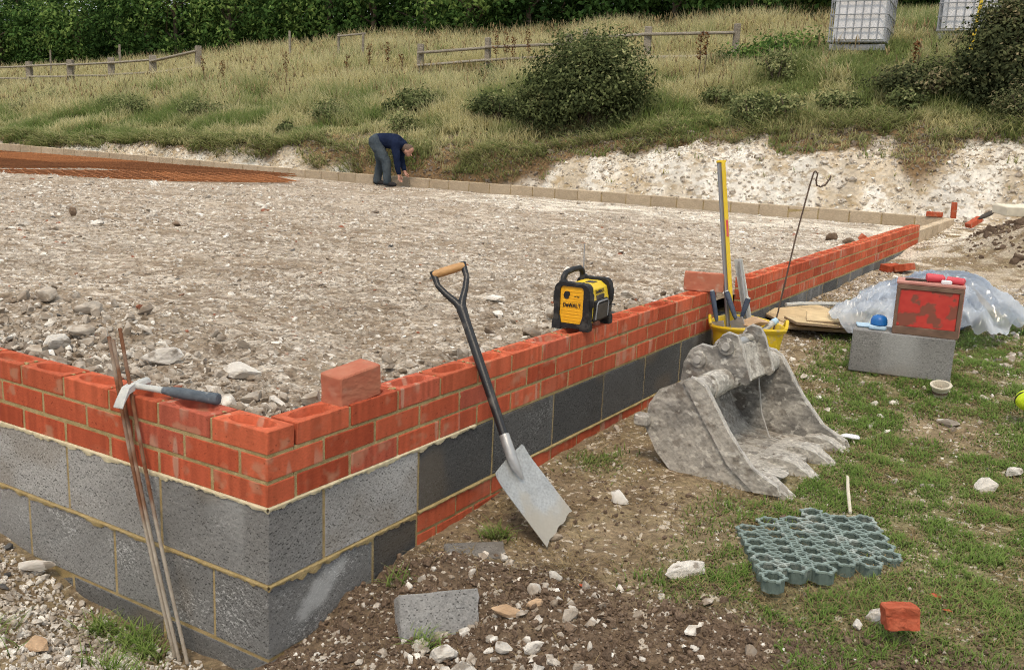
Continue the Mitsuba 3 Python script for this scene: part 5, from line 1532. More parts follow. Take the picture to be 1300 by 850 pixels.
# ------------------------------------------------------------------ stones one can tell apart
NS = np.random.default_rng(77)
stones = [  # x, y, size (x, y, z), rotation, material, label, surface, lift
    (0.435, 1.285, (0.125, 0.09, 0.075), 10, 'm_chalkstone', 'rounded white chalk stone lying on bare earth right of the shovel blade', 'o', 0.25),
    (1.555, 2.29, (0.135, 0.12, 0.10), 40, 'm_chalkstone', 'white knobbly flint stone lying on the turf at the right', 'o', 0.3),
    (0.865, 0.895, (0.185, 0.11, 0.085), 70, 'm_chalkstone', 'large pale stone half sunk in the soil left of the paving grid', 'o', 0.25),
    (0.53, 0.665, (0.055, 0.045, 0.04), 0, 'm_chalkstone', 'small grey stone on the earth above the soil heap', 'o', 0.3),
    (0.525, 0.395, (0.115, 0.065, 0.05), 30, 'm_sandstone', 'tan sandstone lump lying right of the buried block', 'o', 0.35),
    (0.575, 0.465, (0.07, 0.04, 0.035), 50, 'm_sandstone', 'smaller tan stone behind the tan sandstone lump', 'o', 0.3),
    (0.44, 0.215, (0.095, 0.07, 0.06), 20, 'm_chalkstone', 'angular pale stone leaning against the buried block', 'o', 0.35),
    (0.53, 0.175, (0.10, 0.07, 0.07), 75, 'm_chalkstone', 'pointed pale stone low in the soil heap right of the buried block', 'o', 0.3),
    (0.58, 0.29, (0.075, 0.05, 0.05), 5, 'm_chalkstone', 'upright chalk stone in the middle of the stones below the sandstone lump', 'o', 0.35),
    (0.655, 0.33, (0.08, 0.04, 0.05), 65, 'm_chalkstone', 'long white chalk stone at the right of the stones in the soil heap', 'o', 0.35),
    (0.71, 0.25, (0.06, 0.05, 0.05), 65, 'm_chalkstone', 'pale triangular stone on the soil right of the white stones', 'o', 0.3),
    (1.375, 0.90, (0.06, 0.035, 0.03), 100, 'm_chalkstone', 'small white stone left of the broken half brick', 'o', 0.35),
    (1.43, 0.97, (0.11, 0.06, 0.055), 25, 'm_chalkstone', 'pale stone lying behind the broken half brick', 'o', 0.35),
    (0.31, 0.725, (0.07, 0.04, 0.03), 120, 'm_chalkstone', 'thin cream stone at the end of the upper buried block', 'o', 0.4),
    (0.36, 0.93, (0.10, 0.05, 0.04), 20, 'm_stone', 'grey concrete lump lying under the left side of the shovel blade', 'o', 0.3),
    (-1.005, -0.065, (0.145, 0.055, 0.055), 42, 'm_chalkstone', 'long flat grey stone leaning at the foot of the left wall', 'o', 0.7),
    (-0.545, -0.345, (0.085, 0.065, 0.05), 30, 'm_sandstone', 'tan stone on the gravel at the bottom left', 'o', 0.35),
    (-0.62, 0.48, (0.185, 0.10, 0.085), 15, 'm_chalkstone', 'large white lump of chalk just inside the wall behind the hammer grip', 'f', 0.25),
    (-0.93, 0.405, (0.15, 0.12, 0.105), 55, 'm_chalkstone', 'angular cream stone just inside the wall behind the steel rods', 'f', 0.3),
    (-1.42, 0.42, (0.11, 0.10, 0.075), 35, 'm_stone', 'big grey lump of concrete in the rubble left of the steel rods', 'f', 0.4),
    (-2.00, 0.66, (0.14, 0.11, 0.08), 5, 'm_stone', 'biggest grey lump at the left edge of the rubble heap', 'f', 0.5),
    (-1.65, 0.62, (0.12, 0.09, 0.065), 80, 'm_stone', 'broken grey lump in the middle of the rubble heap', 'f', 0.5),
    (-1.36, 0.28, (0.12, 0.10, 0.085), 80, 'm_chalkstone', 'white stone lying against the brick wall left of the steel rods', 'f', 0.4),
    (-0.87, 2.45, (0.13, 0.09, 0.075), 20, 'm_chalkstone', 'pale stone on the fill left of the radio', 'f', 0.3),
    (-0.64, 2.13, (0.13, 0.07, 0.03), 130, 'm_chalkstone', 'flat white stone on the fill nearer the wall than the radio', 'f', 0.3),
    (-0.38, 2.22, (0.12, 0.10, 0.08), 70, 'm_stone', 'grey stone just behind the left side of the radio', 'f', 0.4),
    (-0.79, 9.15, (0.16, 0.13, 0.12), 0, 'm_clod', 'dark round stone left of the broken orange brick', 'f', 0.3),
    (-0.52, 8.80, (0.18, 0.12, 0.10), 0, 'm_clod', 'dark stone next to the broken orange brick', 'f', 0.3),
    (-0.215, 9.2, (0.17, 0.10, 0.07), 0, 'm_clod', 'dark stone by the wall beyond the broken orange brick', 'f', 0.3),
    (-5.9, 3.4, (0.10, 0.09, 0.10), 0, 'm_clod', 'dark stone standing alone on the fill at the far left', 'f', 0.4),
    (-4.85, 3.65, (0.11, 0.09, 0.07), 0, 'm_clod', 'dark stone on the fill right of the lone dark stone', 'f', 0.3),
    (-5.15, 3.10, (0.20, 0.16, 0.09), 0, 'm_chalkstone', 'whitish slab of chalk lying on the fill at the left', 'f', 0.3),
    (1.30, 3.05, (0.14, 0.09, 0.05), 15, 'm_chalkstone', 'white chalk lump beside the bare patch in the turf', 'o', 0.3),
    (1.62, 2.55, (0.12, 0.09, 0.06), 60, 'm_chalkstone', 'white chalk lump at the right edge below the yellow ball', 'o', 0.3),
]
for (x, y, sz, rot, ms, lab, sf, lift) in stones:
    q = stone(NS, int(NS.integers(12, 22)), 0.8, True)
    q.apply_scale(np.array(sz) * 1.05)
    z = float((ground_all if sf == 'o' else fill_all)(np.array([x]), np.array([y]))[0])
    k = obj('stone', shp(q, ms, (NS.uniform(0.50, 0.95) if ms != 'm_stone' else NS.uniform(0.30, 0.55), 0.5)), lab, 'stone')
    scene[k]['to_world'] = place(x, y, z + sz[2] * lift, rot)

for (x, y, z, L, Wd, H, rot, rx_, lab, t_) in [(0.345, 0.325, -0.590, 0.235, 0.095, 0.180, 48, -34, 'broken grey concrete block half buried in the soil heap', (0.62, 0.40)), (0.205, 0.715, -0.568, 0.20, 0.10, 0.07, 43, 8, 'dark grey broken block lying flat behind the soil heap', (0.36, 0.6))]:
    q = worn_brick(L, Wd, H, 0.003, x * 9, L * 0.46)
    k = obj('broken_block', shp(q, 'm_block', t_), lab, 'block')
    scene[k]['to_world'] = T().translate([x, y, z]).rotate([0, 0, 1], rot).rotate([1, 0, 0], rx_)

pot = thing('broken_pot', 'cream rim of a broken clay pot on the grass beside the concrete block', 'pot')
m = lathe([(0.030, -0.03), (0.036, 0.0), (0.044, 0.022), (0.051, 0.028), (0.052, 0.036), (0.040, 0.036), (0.036, 0.02), (0.028, -0.02), (0.0, -0.02)], 28)
part(pot, 'rim', mikit.ply(m, 'm_cream', smooth=35), T().translate([1.205, 3.42, -0.376]).rotate([1, 0, 0], 14))
part(pot, 'soil', shp(lathe([(0.0, 0.006), (0.037, 0.004), (0.038, -0.01)], 20), 'm_clod', (0.2, 0)), T().translate([1.205, 3.42, -0.376]).rotate([1, 0, 0], 14))
q = RLIB[3].copy()
q.apply_scale([0.11, 0.06, 0.028])
k = obj('plastic_scrap', mikit.ply(q, 'm_white_plastic', smooth=True), 'crumpled pale blue scrap of plastic on the turf between bucket and bare patch', 'litter')
scene[k]['to_world'] = place(0.965, 2.56, -0.452, 25)
ball = thing('ball', 'bright yellow green ball lying on the turf at the right edge', 'ball')
m = trimesh.creation.icosphere(3, 0.048)
part(ball, 'shell', mikit.ply(m, 'm_hivis', smooth=True), place(1.60, 3.20, -0.305))
for k_ in range(1):
    an_ = np.linspace(-0.7, 1.2, 11)
    part(ball, 'slot', mikit.ply(tube([(0.0475 * math.cos(q), 0.0475 * math.sin(q), 0.0) for q in an_], [0.001] + [0.0045] * 9 + [0.001], 6), 'm_black', smooth=40), T().translate([1.60, 3.20, -0.305]).rotate([0, 0, 1], 200 + 50 * k_).rotate([1, 0, 0], 70))

# ------------------------------------------------------------------ short turf on the outer ground
gr = np.random.default_rng(41)
n = 330000
xy = np.stack([gr.uniform(0.05, 3.1, n), -0.3 + 6.4 * gr.uniform(0, 1, n) ** 1.25], 1)
g = turf_mask(xy[:, 0], xy[:, 1])
p = surf(ground_all, xy)
D = np.linalg.norm(p - CAM, axis=1)
tuft = fbm2(xy[:, 0], xy[:, 1], 11, 3, 101)
keep = (gr.uniform(0, 1, n) < g ** 1.1 * smooth01(0.26, 0.60, tuft) * 1.15) & in_view(p, 0.40)
keep &= ~((xy[:, 0] > 0.30) & (xy[:, 0] < 0.94) & (xy[:, 1] > 1.62 + 0.0 * xy[:, 0]) & (xy[:, 1] < 2.50))
ga = np.array([[0.572, -0.482], [0.820, 0.876]])
guv = (xy - [1.120, 0.930]) @ np.linalg.inv(ga).T
keep &= ~((guv[:, 0] > -0.04) & (guv[:, 0] < 0.51) & (guv[:, 1] > -0.04) & (guv[:, 1] < 0.47) & (gr.uniform(0, 1, n) < 0.9))
p, D, tuft, xy = p[keep], D[keep], tuft[keep], xy[keep]
n = len(p)
h = (0.013 + 0.025 * gr.beta(1.6, 2.2, n)) * (0.7 + 0.9 * smooth01(0.4, 0.7, tuft))
tone = np.clip(0.45 * gr.beta(2, 2, n) + 0.6 * (fbm2(xy[:, 0], xy[:, 1], 2.6, 3, 103) - 0.25), 0, 1)
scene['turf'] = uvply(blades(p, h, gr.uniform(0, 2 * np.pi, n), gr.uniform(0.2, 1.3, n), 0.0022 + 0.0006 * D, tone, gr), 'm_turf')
tag('turf', 'short patchy green turf on the right of the wall', kind='stuff')
print('turf blades', n)

n = 85000
xy = np.stack([gr.uniform(0.03, 3.1, n), 0.25 + 5.5 * gr.uniform(0, 1, n) ** 1.3], 1)
p = surf(ground_all, xy)
g = turf_mask(xy[:, 0], xy[:, 1])
keep = (gr.uniform(0, 1, n) < (0.24 + 0.5 * g) * (1 - 0.9 * soil_mask(xy[:, 0], xy[:, 1])) * smooth01(0.38, 0.62, fbm2(xy[:, 0], xy[:, 1], 5, 3, 105)) * 1.5) & in_view(p, 0.40)
p = p[keep]
n = len(p)
D = np.linalg.norm(p - CAM, axis=1)
scene['dry_grass'] = uvply(blades(p + [0, 0, 0.003], gr.uniform(0.012, 0.045, n), gr.uniform(0, 2 * np.pi, n), gr.uniform(1.0, 2.6, n), 0.0016 + 0.0005 * D, gr.uniform(0, 1, n), gr), 'm_deadgrass')
tag('dry_grass', 'dead straw coloured grass lying flat on the trodden earth', kind='stuff')

# a few fresh tufts by the left wall and in the soil
pts = []
for (x, y, rad, k_) in [(-0.50, -0.07, 0.07, 260), (-0.62, -0.09, 0.05, 140), (-0.40, -0.10, 0.05, 120), (-0.70, -0.42, 0.08, 160), (-0.33, -0.26, 0.07, 110), (0.37, 0.22, 0.035, 60), (0.20, 0.85, 0.05, 90), (0.10, 0.42, 0.05, 30)]:
    pts.append(np.stack([gr.normal(x, rad * 0.6, k_), gr.normal(y, rad * 0.4, k_)], 1))
xy = np.vstack(pts)
xy = xy[(xy[:, 1] < -0.012) | (xy[:, 0] > 0.015)]
p = surf(ground_all, xy)
n = len(p)
scene['weeds'] = uvply(blades(p, gr.uniform(0.03, 0.085, n), gr.uniform(0, 2 * np.pi, n), gr.uniform(0.3, 1.4, n), gr.uniform(0.003, 0.005, n), gr.uniform(0.1, 0.9, n), gr, 3), 'm_turf')
tag('weeds', 'tufts of fresh grass at the foot of the left wall and in the soil', kind='stuff')

# ------------------------------------------------------------------ long grass on the hillside
hr = np.random.default_rng(51)
n = 95000
yy = 13.3 + 15.5 * hr.uniform(0, 1, n) ** 1.25
u = hr.uniform(-0.60, 0.58, n)
# spread over the wedge of hillside that can be seen
ang = np.arctan2(FWD[1], FWD[0])
fx, fy = math.cos(ang), math.sin(ang)
depth = (yy - CAM[1]) / (fy - u * fx)
xx = CAM[0] + depth * (fx + u * fy)
xy = np.stack([xx, yy], 1)
chz, soz = hill_zones(xx, yy)
pn = fbm2(xx, yy, 0.35, 4, 111)
pn2 = fbm2(xx, yy, 1.5, 3, 112)
D = np.hypot(xx - CAM[0], yy - CAM[1])
straw = np.clip(smooth01(0.40, 0.56, pn * 0.45 + pn2 * 0.55 + 0.10 * smooth01(16.5, 20, yy) - 0.01), 0, 1)
green = smooth01(-5.5, -3.5, xx) * smooth01(14.4, 15.2, yy) * smooth01(0.42, 0.52, pn2) * 0.9
straw = np.maximum(straw, 0.75 * smooth01(15.4, 14.4, yy) * smooth01(0.42, 0.55, pn2) * smooth01(-4.5, -7, xx))
straw = straw * (1 - green)
hgt = np.interp(yy, [13.3, 14.4, 15.5, 17, 20, 29], [0.14, 0.24, 0.34, 0.50, 0.66, 0.55]) * np.interp(xx, [-30, -8, -5, 2], [1, 1, 0.62, 0.55])
hgt = hgt * (1 - 0.55 * smooth01(18.6, 19.4, yy) * smooth01(21.0, 20.4, yy) * smooth01(-17, -16, xx)) * (1 - 0.45 * smooth01(20.8, 21.6, yy) * smooth01(24, 23, yy) * smooth01(-25, -26.5, xx))
keep = (hr.uniform(0, 1, n) < (1 - 0.97 * chz) * (1 - 0.72 * soz * smooth01(0.35, 0.6, pn2 + 0.1))) & (np.hypot((xx + 2.75) / 0.9, (yy - 18.0) / 0.9) > 0.6)
xy, straw, hgt, D, xx, yy = xy[keep], straw[keep], hgt[keep], D[keep], xx[keep], yy[keep]
base = surf(hill_z, xy)
m_ = 5
base = np.repeat(base, m_, 0)
n = len(base)
base[:, :2] += hr.normal(0, 0.05, (n, 2)) * np.repeat(np.clip(D / 20, 0.6, 1.6), m_)[:, None]
tone = np.clip(np.repeat(straw, m_) * 0.75 + hr.uniform(-0.12, 0.40, n) * (0.4 + np.repeat(straw, m_)), 0, 1)
h = np.repeat(hgt * (0.55 + 0.95 * smooth01(0.35, 0.65, fbm2(xx, yy, 1.1, 3, 115))), m_) * hr.uniform(0.5, 1.3, n)
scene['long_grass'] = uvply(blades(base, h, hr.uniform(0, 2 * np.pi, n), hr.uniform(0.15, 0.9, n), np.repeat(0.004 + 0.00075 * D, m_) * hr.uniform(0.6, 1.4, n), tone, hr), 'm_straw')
tag('long_grass', 'long straw coloured and green grass covering the hillside', kind='stuff')
print('hill blades', n)
n = 16000
ux = -28 + 31 * hr.uniform(0, 1, n)
uy = 13.0 + chalk_top(ux, np.full(n, 13.9)) + hr.uniform(0.0, 0.75, n)
ok_ = (uy > 13.15) & (fbm2(ux, uy, 2.2, 3, 117) > 0.44)
ux, uy = ux[ok_], uy[ok_]
n = len(ux)
D_ = np.hypot(ux - CAM[0], uy - CAM[1])
scene['overhanging_grass'] = uvply(blades(surf(hill_z, np.stack([ux, uy], 1)), hr.uniform(0.16, 0.42, n), hr.uniform(-2.6, -0.5, n), hr.uniform(0.8, 2.2, n), 0.004 + 0.00075 * D_, np.clip(hr.normal(0.35, 0.25, n), 0, 1), hr, 3), 'm_straw')
tag('overhanging_grass', 'ragged grass hanging over the top edge of the chalk cut', kind='stuff')
# seed heads: slim upright tufts at the tips of the tallest stems
i = hr.choice(len(xy), 9000, replace=False)
i = i[(straw[i] > 0.35) & (yy[i] > 16)]
b = surf(hill_z, xy[i])
b[:, 2] += hgt[i] * hr.uniform(0.75, 1.2, len(i))
n = len(b)
scene['seed_heads'] = uvply(blades(b, hr.uniform(0.12, 0.26, n), hr.uniform(0, 2 * np.pi, n), hr.uniform(0.1, 0.6, n), 0.010 + 0.0009 * D[i], hr.uniform(0.55, 1.0, n), hr), 'm_deadgrass')
tag('seed_heads', 'dry seed heads standing above the long grass', kind='stuff')

# ------------------------------------------------------------------ shrubs, brambles and the hedgerow
def crown_leaves(c, rad, nclump, per, size, r, tone0=0.35, flat=0.0, clump_r=0.26, core_=0.55):
    c, rad = np.array(c, float), np.array(rad, float)
    q = r.normal(size=(nclump, 3))
    q /= np.linalg.norm(q, axis=1, keepdims=True)
    q[:, 2] = np.where(q[:, 2] < flat, np.abs(q[:, 2]) * 0.6, q[:, 2])
    rr_ = r.uniform(core_, 1.0, nclump) ** 0.6 * np.where(r.uniform(0, 1, nclump) < 0.14, r.uniform(1.05, 1.32, nclump), 1.0)
    bump = 0.55 + 0.9 * meshkit.fbm(q * 2.4 + r.uniform(0, 30, 3), 3)
    cc = c + q * rad * (rr_ * bump)[:, None]
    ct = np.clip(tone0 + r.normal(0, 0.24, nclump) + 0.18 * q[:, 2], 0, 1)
    k = np.repeat(np.arange(nclump), per)
    off = r.normal(size=(len(k), 3)) * clump_r * rad.mean() * np.array([1, 1, 0.75])
    pos = cc[k] + off
    nr = q[k] * 0.5 + off / (np.linalg.norm(off, axis=1, keepdims=True) + 1e-9) * 0.5 + np.array([0, 0, 0.5]) + r.normal(0, 0.45, (len(k), 3))
    nr /= np.linalg.norm(nr, axis=1, keepdims=True)
    tone = np.clip(ct[k] + r.normal(0, 0.14, len(k)), 0, 1)
    return leaves(pos, nr, size * r.uniform(0.6, 1.3, len(k)), tone, r)


def stems(base, top, n, r, rad, spread):
    ms_ = []
    for _ in range(n):
        a = np.array(base) + np.append(r.normal(0, spread * 0.3, 2), 0)
        e_ = np.array(top) + r.normal(0, spread, 3) * np.array([1, 1, 0.3])
        md = (a + e_) / 2 + r.normal(0, spread * 0.2, 3)
        ms_.append(tube([a, md, e_], [rad, rad * 0.7, rad * 0.2], 6))
    return cat(ms_)


vr = np.random.default_rng(61)


def bush(name, label, cat_, c, rad, nclump, per, size, bsdf, tone0=0.35, group=None, flat=-0.1, clump_r=0.2, n_st=12, core_=0.5):
    t_ = thing(name, label, cat_, group)
    gz = float(big_hill(np.array([c[0]]), np.array([c[1]]))[0])
    cz = gz + c[2]
    part(t_, 'foliage', uvply(crown_leaves((c[0], c[1], cz), rad, nclump, per, size, vr, tone0, flat, clump_r, core_), bsdf))
    part(t_, 'stem', shp(stems((c[0], c[1], gz - 0.1), (c[0], c[1], cz + rad[2] * 0.5), n_st, vr, 0.02 + 0.01 * rad[2], min(rad[:2]) * 0.45), 'm_bark'))
    return t_


bush('shrub', 'large dark green rounded shrub growing on the bank in front of the fence', 'shrub', (-6.95, 14.95, 0.74), (1.25, 0.85, 1.02), 420, 46, 0.078, 'm_leaf_bush', 0.34, flat=-0.75, clump_r=0.13, core_=0.3)
bush('shrub', 'lower left lobe of shrubby growth leaning against the large dark shrub', 'shrub', (-7.85, 14.9, 0.36), (0.62, 0.55, 0.58), 130, 40, 0.075, 'm_leaf_bush', 0.45, flat=-0.7, clump_r=0.16, core_=0.3)
bush('bramble', 'low bramble patch on the bank left of the large shrub below the fence posts', 'bramble', (-9.2, 15.3, 0.24), (0.60, 0.5, 0.36), 90, 40, 0.08, 'm_leaf_bush', 0.40, clump_r=0.16)
bush('bramble', 'small bramble clump on the slope above the bending man', 'bramble', (-11.7, 16.0, 0.2), (0.7, 0.5, 0.34), 70, 36, 0.08, 'm_leaf_bush', 0.45, clump_r=0.18)
bush('bramble_thicket', 'dense dark bramble thicket at the right edge in front of the white tanks', 'bramble', (0.15, 15.4, 0.85), (0.76, 0.55, 1.02), 290, 46, 0.07, 'm_leaf_bramble', 0.34, flat=-0.8, clump_r=0.15, core_=0.3)
bush('bramble_thicket', 'lower bramble growth spreading left from the dark thicket', 'bramble', (-1.05, 15.5, 0.18), (0.85, 0.5, 0.42), 110, 40, 0.07, 'm_leaf_bramble', 0.40, clump_r=0.18)
bush('bramble_thicket', 'bramble growth at the foot of the bank at the far right edge', 'bramble', (0.55, 14.7, 0.15), (0.5, 0.5, 0.36), 70, 36, 0.06, 'm_leaf_bramble', 0.5, clump_r=0.2)
bush('green_patch', 'bright green nettle patch on the hill left of the white tank', 'weeds', (-4.35, 18.6, 0.10), (1.15, 0.9, 0.34), 130, 40, 0.10, 'm_leaf_tree', 0.85, clump_r=0.2)
for k_, (x, y, s_) in enumerate([(-3.7, 15.1, 0.42), (-2.3, 15.0, 0.34), (-13.5, 15.5, 0.4), (-19.5, 16.2, 0.5), (-4.6, 15.6, 0.34)]):
    bush('weed_clump', ['green weed clump on the slope below the right end of the fence', 'green weed clump on the bank under the white tank', 'leafy weed clump on the slope left of the bending man', 'dark weed clump on the slope at the far left', 'broad leaved weed clump right of the large shrub'][k_], 'weeds', (x, y, 0.12), (s_, s_ * 0.7, s_ * 0.5), 36, 30, 0.065, 'm_leaf_bush', 0.55, clump_r=0.24, n_st=5)

wr = np.random.default_rng(303)
k_ = 0
while k_ < 46:
    x = -34 + 36 * wr.uniform() ** 0.8
    y = wr.uniform(14.3, 19.5) if x < -5 else wr.uniform(14.5, 16.8)
    if fbm2(np.array([x]), np.array([y]), 0.4, 3, 119)[0] < 0.46 or abs(x + 2.75) < 0.9 and y > 16.5:
        continue
    k_ += 1
    sc = wr.uniform(0.22, 0.5)
    bush('weed', 'leafy weed growing in the long grass of the bank', 'weeds', (x, y, 0.16 + 0.2 * sc), (sc, sc * 0.8, sc * wr.uniform(0.5, 0.9)), 26, 26, 0.075, 'm_leaf_bush', wr.uniform(0.3, 0.75), 'leafy weeds scattered over the bank', clump_r=0.28, n_st=5, flat=-0.4, core_=0.3)
for k_ in range(14):
    x = [-16.2, -15.8, -14.9, -12.2, -11.9, -11.6, -11.2, -17.0, -21, -23, -6.0, -5.4, -1.2, -18.2][k_] + wr.normal(0, 0.15)
    y = [19.6, 19.9, 19.3, 19.6, 19.8, 19.5, 19.7, 19.4, 18.5, 19.5, 17.5, 16.4, 15.6, 18.4][k_]
    t_ = thing('dock_stalk', 'tall rusty brown dock stalk with dry seeds standing in the long grass', 'weeds', 'dry dock stalks on the bank')
    z = float(big_hill(np.array([x]), np.array([y]))[0])
    h_ = wr.uniform(0.85, 1.25)
    part(t_, 'stalk', shp(tube([(x, y, z), (x + 0.03, y, z + h_ * 0.5), (x + wr.normal(0, 0.06), y, z + h_)], [0.010, 0.008, 0.004], 5), 'm_bark'))
    n = 90
    tt = wr.uniform(0.55, 1.0, n)
    pos = np.array([x, y, z]) + np.stack([wr.normal(0, 0.035, n), wr.normal(0, 0.035, n), tt * h_], 1)
    nr = wr.normal(size=(n, 3))
    nr /= np.linalg.norm(nr, axis=1, keepdims=True)
    part(t_, 'seeds', uvply(leaves(pos, nr, wr.uniform(0.04, 0.07, n), wr.uniform(0, 1, n), wr), 'm_dockseed'))

# hedgerow: a front row of bushy trees and a taller row behind
k_ = 0
for row, (y0, step, hh, ww, tone0) in enumerate([(29.6, 2.9, 4.4, 1.9, 0.52), (33.5, 3.6, 8.5, 2.6, 0.26)]):
    x = -57.0 if row == 0 else -66.0
    while x < 9:
        x += step * vr.uniform(0.8, 1.2)
        y = y0 + vr.normal(0, 0.5) - 0.8 * float(smooth01(-24, -8, x))
        gz = float(big_hill(np.array([x]), np.array([y]))[0])
        h_ = hh * vr.uniform(0.85, 1.2) * (1.0 if x < -24 or row else 0.85)
        t_ = thing('hedgerow_tree', ['bushy green tree in the front row of the hedgerow at the top of the hill', 'tall dark tree in the back row of the hedgerow at the top of the hill'][row], 'tree', ['front row of hedgerow trees', 'back row of hedgerow trees'][row])
        rad = (ww * vr.uniform(0.85, 1.15), ww * 0.8, h_ * 0.5)
        c_ = (x, y, gz + h_ * 0.50)
        tn = np.clip(tone0 + vr.normal(0, 0.20), 0.05, 0.95)
        part(t_, 'crown', uvply(crown_leaves(c_, rad, 120 if row == 0 else 110, 34, 0.21 if row == 0 else 0.27, vr, tn, -0.97, 0.15, 0.45), 'm_leaf_tree'))
        ms_ = [tube([(x, y, gz - 0.3), (x + vr.normal(0, 0.1), y, gz + h_ * 0.35), (x + vr.normal(0, 0.25), y + vr.normal(0, 0.2), gz + h_ * 0.85)], [0.12, 0.09, 0.02], 7)]
        for _ in range(6):
            b_ = np.array([x, y, gz + h_ * vr.uniform(0.15, 0.6)])
            ms_.append(tube([b_, b_ + np.array([vr.normal(0, 0.5), vr.normal(0, 0.4), 0.5]), b_ + np.array([vr.normal(0, 0.9), vr.normal(0, 0.7), 1.3])], [0.05, 0.035, 0.01], 5))
        part(t_, 'trunk', shp(cat(ms_), 'm_bark'))
# dense undergrowth at the foot of the hedgerow
n = 60000
xx = vr.uniform(-60, 8, n)
yy = vr.uniform(30.6, 36, n)
b = np.stack([xx, yy, big_hill(xx, yy) + vr.uniform(0, 3.0, n) * smooth01(31, 34.5, yy)], 1)
nr = vr.normal(size=(n, 3)) + [0, -0.6, 0.6]
nr /= np.linalg.norm(nr, axis=1, keepdims=True)
scene['undergrowth'] = uvply(leaves(b, nr, vr.uniform(0.18, 0.42, n), np.clip(vr.normal(0.12, 0.1, n), 0, 1), vr), 'm_leaf_tree')
tag('undergrowth', 'dark tangled undergrowth behind the hedgerow', kind='stuff')

# ------------------------------------------------------------------ fences
fr_ = np.random.default_rng(71)


def gz(x, y):
    return float(big_hill(np.array([x]), np.array([y]))[0])


def post(parent, x, y, h, w, name='post'):
    z = gz(x, y)
    part(parent, name, shp(bar((x, y, z - 0.3), (x + fr_.normal(0, 0.02), y + fr_.normal(0, 0.02), z + h), w, w * 0.75, bev=0.012), 'm_timber', (fr_.uniform(0, 0.5), 0)))
    return np.array([x, y, z])


def fence(label, posts, heights, rails, h=1.22):
    t_ = thing('timber_fence', label, 'fence')
    P = [post(t_, x, y, h, 0.17 if posts[0][0] > -30 else 0.24) for x, y in posts]
    for k_ in range(len(P) - 1):
        for hz in heights:
            if rails is not None and (k_, hz) in rails:
                continue
            a, b = P[k_] + [0, -0.075, hz + fr_.normal(0, 0.03)], P[k_ + 1] + [0, -0.075, hz + fr_.normal(0, 0.03)]
            part(t_, 'rail', shp(bar(a, b, 0.06, 0.165 if posts[0][0] > -30 else 0.21, up=(0, 1, 0), bev=0.015), 'm_timber', (fr_.uniform(0.5, 1.0), 0)))
    return t_


fence('weathered post and rail fence along the top of the bank at the far left', [(-44.0, 23.5), (-41.0, 23.35), (-38.08, 23.16), (-34.77, 22.84), (-32.03, 22.75), (-29.35, 22.6), (-26.71, 22.47)], (0.66, 1.12), None, 1.32)
fence('grey post and rail fence half hidden by grass left of the large shrub', [(-15.24, 20.5), (-12.78, 20.23), (-10.4, 20.3)], (0.45, 0.78), None, 1.02)
fence('grey post and rail fence right of the large shrub', [(-10.0, 20.35), (-8.28, 20.38), (-6.14, 20.5)], (0.40, 0.90), None, 1.10)
for (x, y, h, lab) in [(-40.2, 25.5, 1.5, 'thin grey post standing behind the left end of the far fence'), (-35.2, 25.5, 1.5, 'thin grey post behind the middle of the far left fence'), (-23.9, 24.2, 1.35, 'thin pale post standing in the long grass right of the far left fence'), (-18.3, 21.6, 1.3, 'thin grey post left of the half hidden fence')]:
    t_ = thing('fence_post', lab, 'post')
    post(t_, x, y, h, 0.09, 'stake')
t_ = thing('timber_fence', 'short grey rail end in the grass between the lone posts at the hilltop', 'fence')
P0 = post(t_, -19.9, 22.3, 1.25, 0.09)
part(t_, 'rail', shp(bar(P0 + [0.05, -0.07, 1.15], P0 + [1.6, -0.6, 1.15], 0.05, 0.09, up=(0, 1, 0), bev=0.01), 'm_timber', (0.6, 0)))

# ------------------------------------------------------------------ white tanks in cages
def tank(label, x, y, rz_, L=1.2, Wd=1.0, tilt=0.0):
    t_ = thing('liquid_tank', label, 'tank')
    z = gz(x, y) - 0.02
    base = T().translate([x, y, z]).rotate([0, 0, 1], rz_).rotate([0, 1, 0], tilt)
    put = lambda name, mesh, bsdf, sm=30: part(t_, name, mikit.ply(TM(mesh), bsdf, smooth=sm), base)
    body = m3.Manifold.hull_points(np.array([(sx * (L / 2 - 0.05 - q[0]), sy * (Wd / 2 - 0.05 - q[1]), q[2]) for sx in (-1, 1) for sy in (-1, 1) for q in [(0, 0.06, 0.2), (0.06, 0, 0.2), (0, 0.06, 1.06), (0.06, 0, 1.06), (0.08, 0.08, 0.15), (0.09, 0.09, 1.12)]], np.float32))
    put('bottle', body, 'm_white_plastic')
    put('cap', lathe([(0.0, 1.17), (0.11, 1.17), (0.115, 1.11), (0.0, 1.11)], 20), 'm_black')
    for k_ in range(8):
        u = -L / 2 + L * k_ / 7
        for sy in (-1, 1):
            put('cage_bar', bar((u, sy * Wd / 2, 0.14), (u, sy * Wd / 2, 1.12), 0.020, 0.020, bev=0.004), 'm_galv')
    for k_ in range(1, 5):
        v_ = -Wd / 2 + Wd * k_ / 5
        for sx in (-1, 1):
            put('cage_bar', bar((sx * L / 2, v_, 0.14), (sx * L / 2, v_, 1.12), 0.020, 0.020, bev=0.004), 'm_galv')
    for zz in (0.16, 0.40, 0.64, 0.88, 1.12):
        for sy in (-1, 1):
            put('cage_rail', bar((-L / 2, sy * (Wd / 2 + 0.012), zz), (L / 2, sy * (Wd / 2 + 0.012), zz), 0.020, 0.020, bev=0.004), 'm_galv')
        for sx in (-1, 1):
            put('cage_rail', bar((sx * (L / 2 + 0.012), -Wd / 2, zz), (sx * (L / 2 + 0.012), Wd / 2, zz), 0.020, 0.020, bev=0.004), 'm_galv')
    for sy in (-0.42, 0, 0.42):
        put('pallet_skid', cbox(L, 0.12, 0.12, 0.01, c=(0, sy, 0.06)), 'm_galv')
    return t_


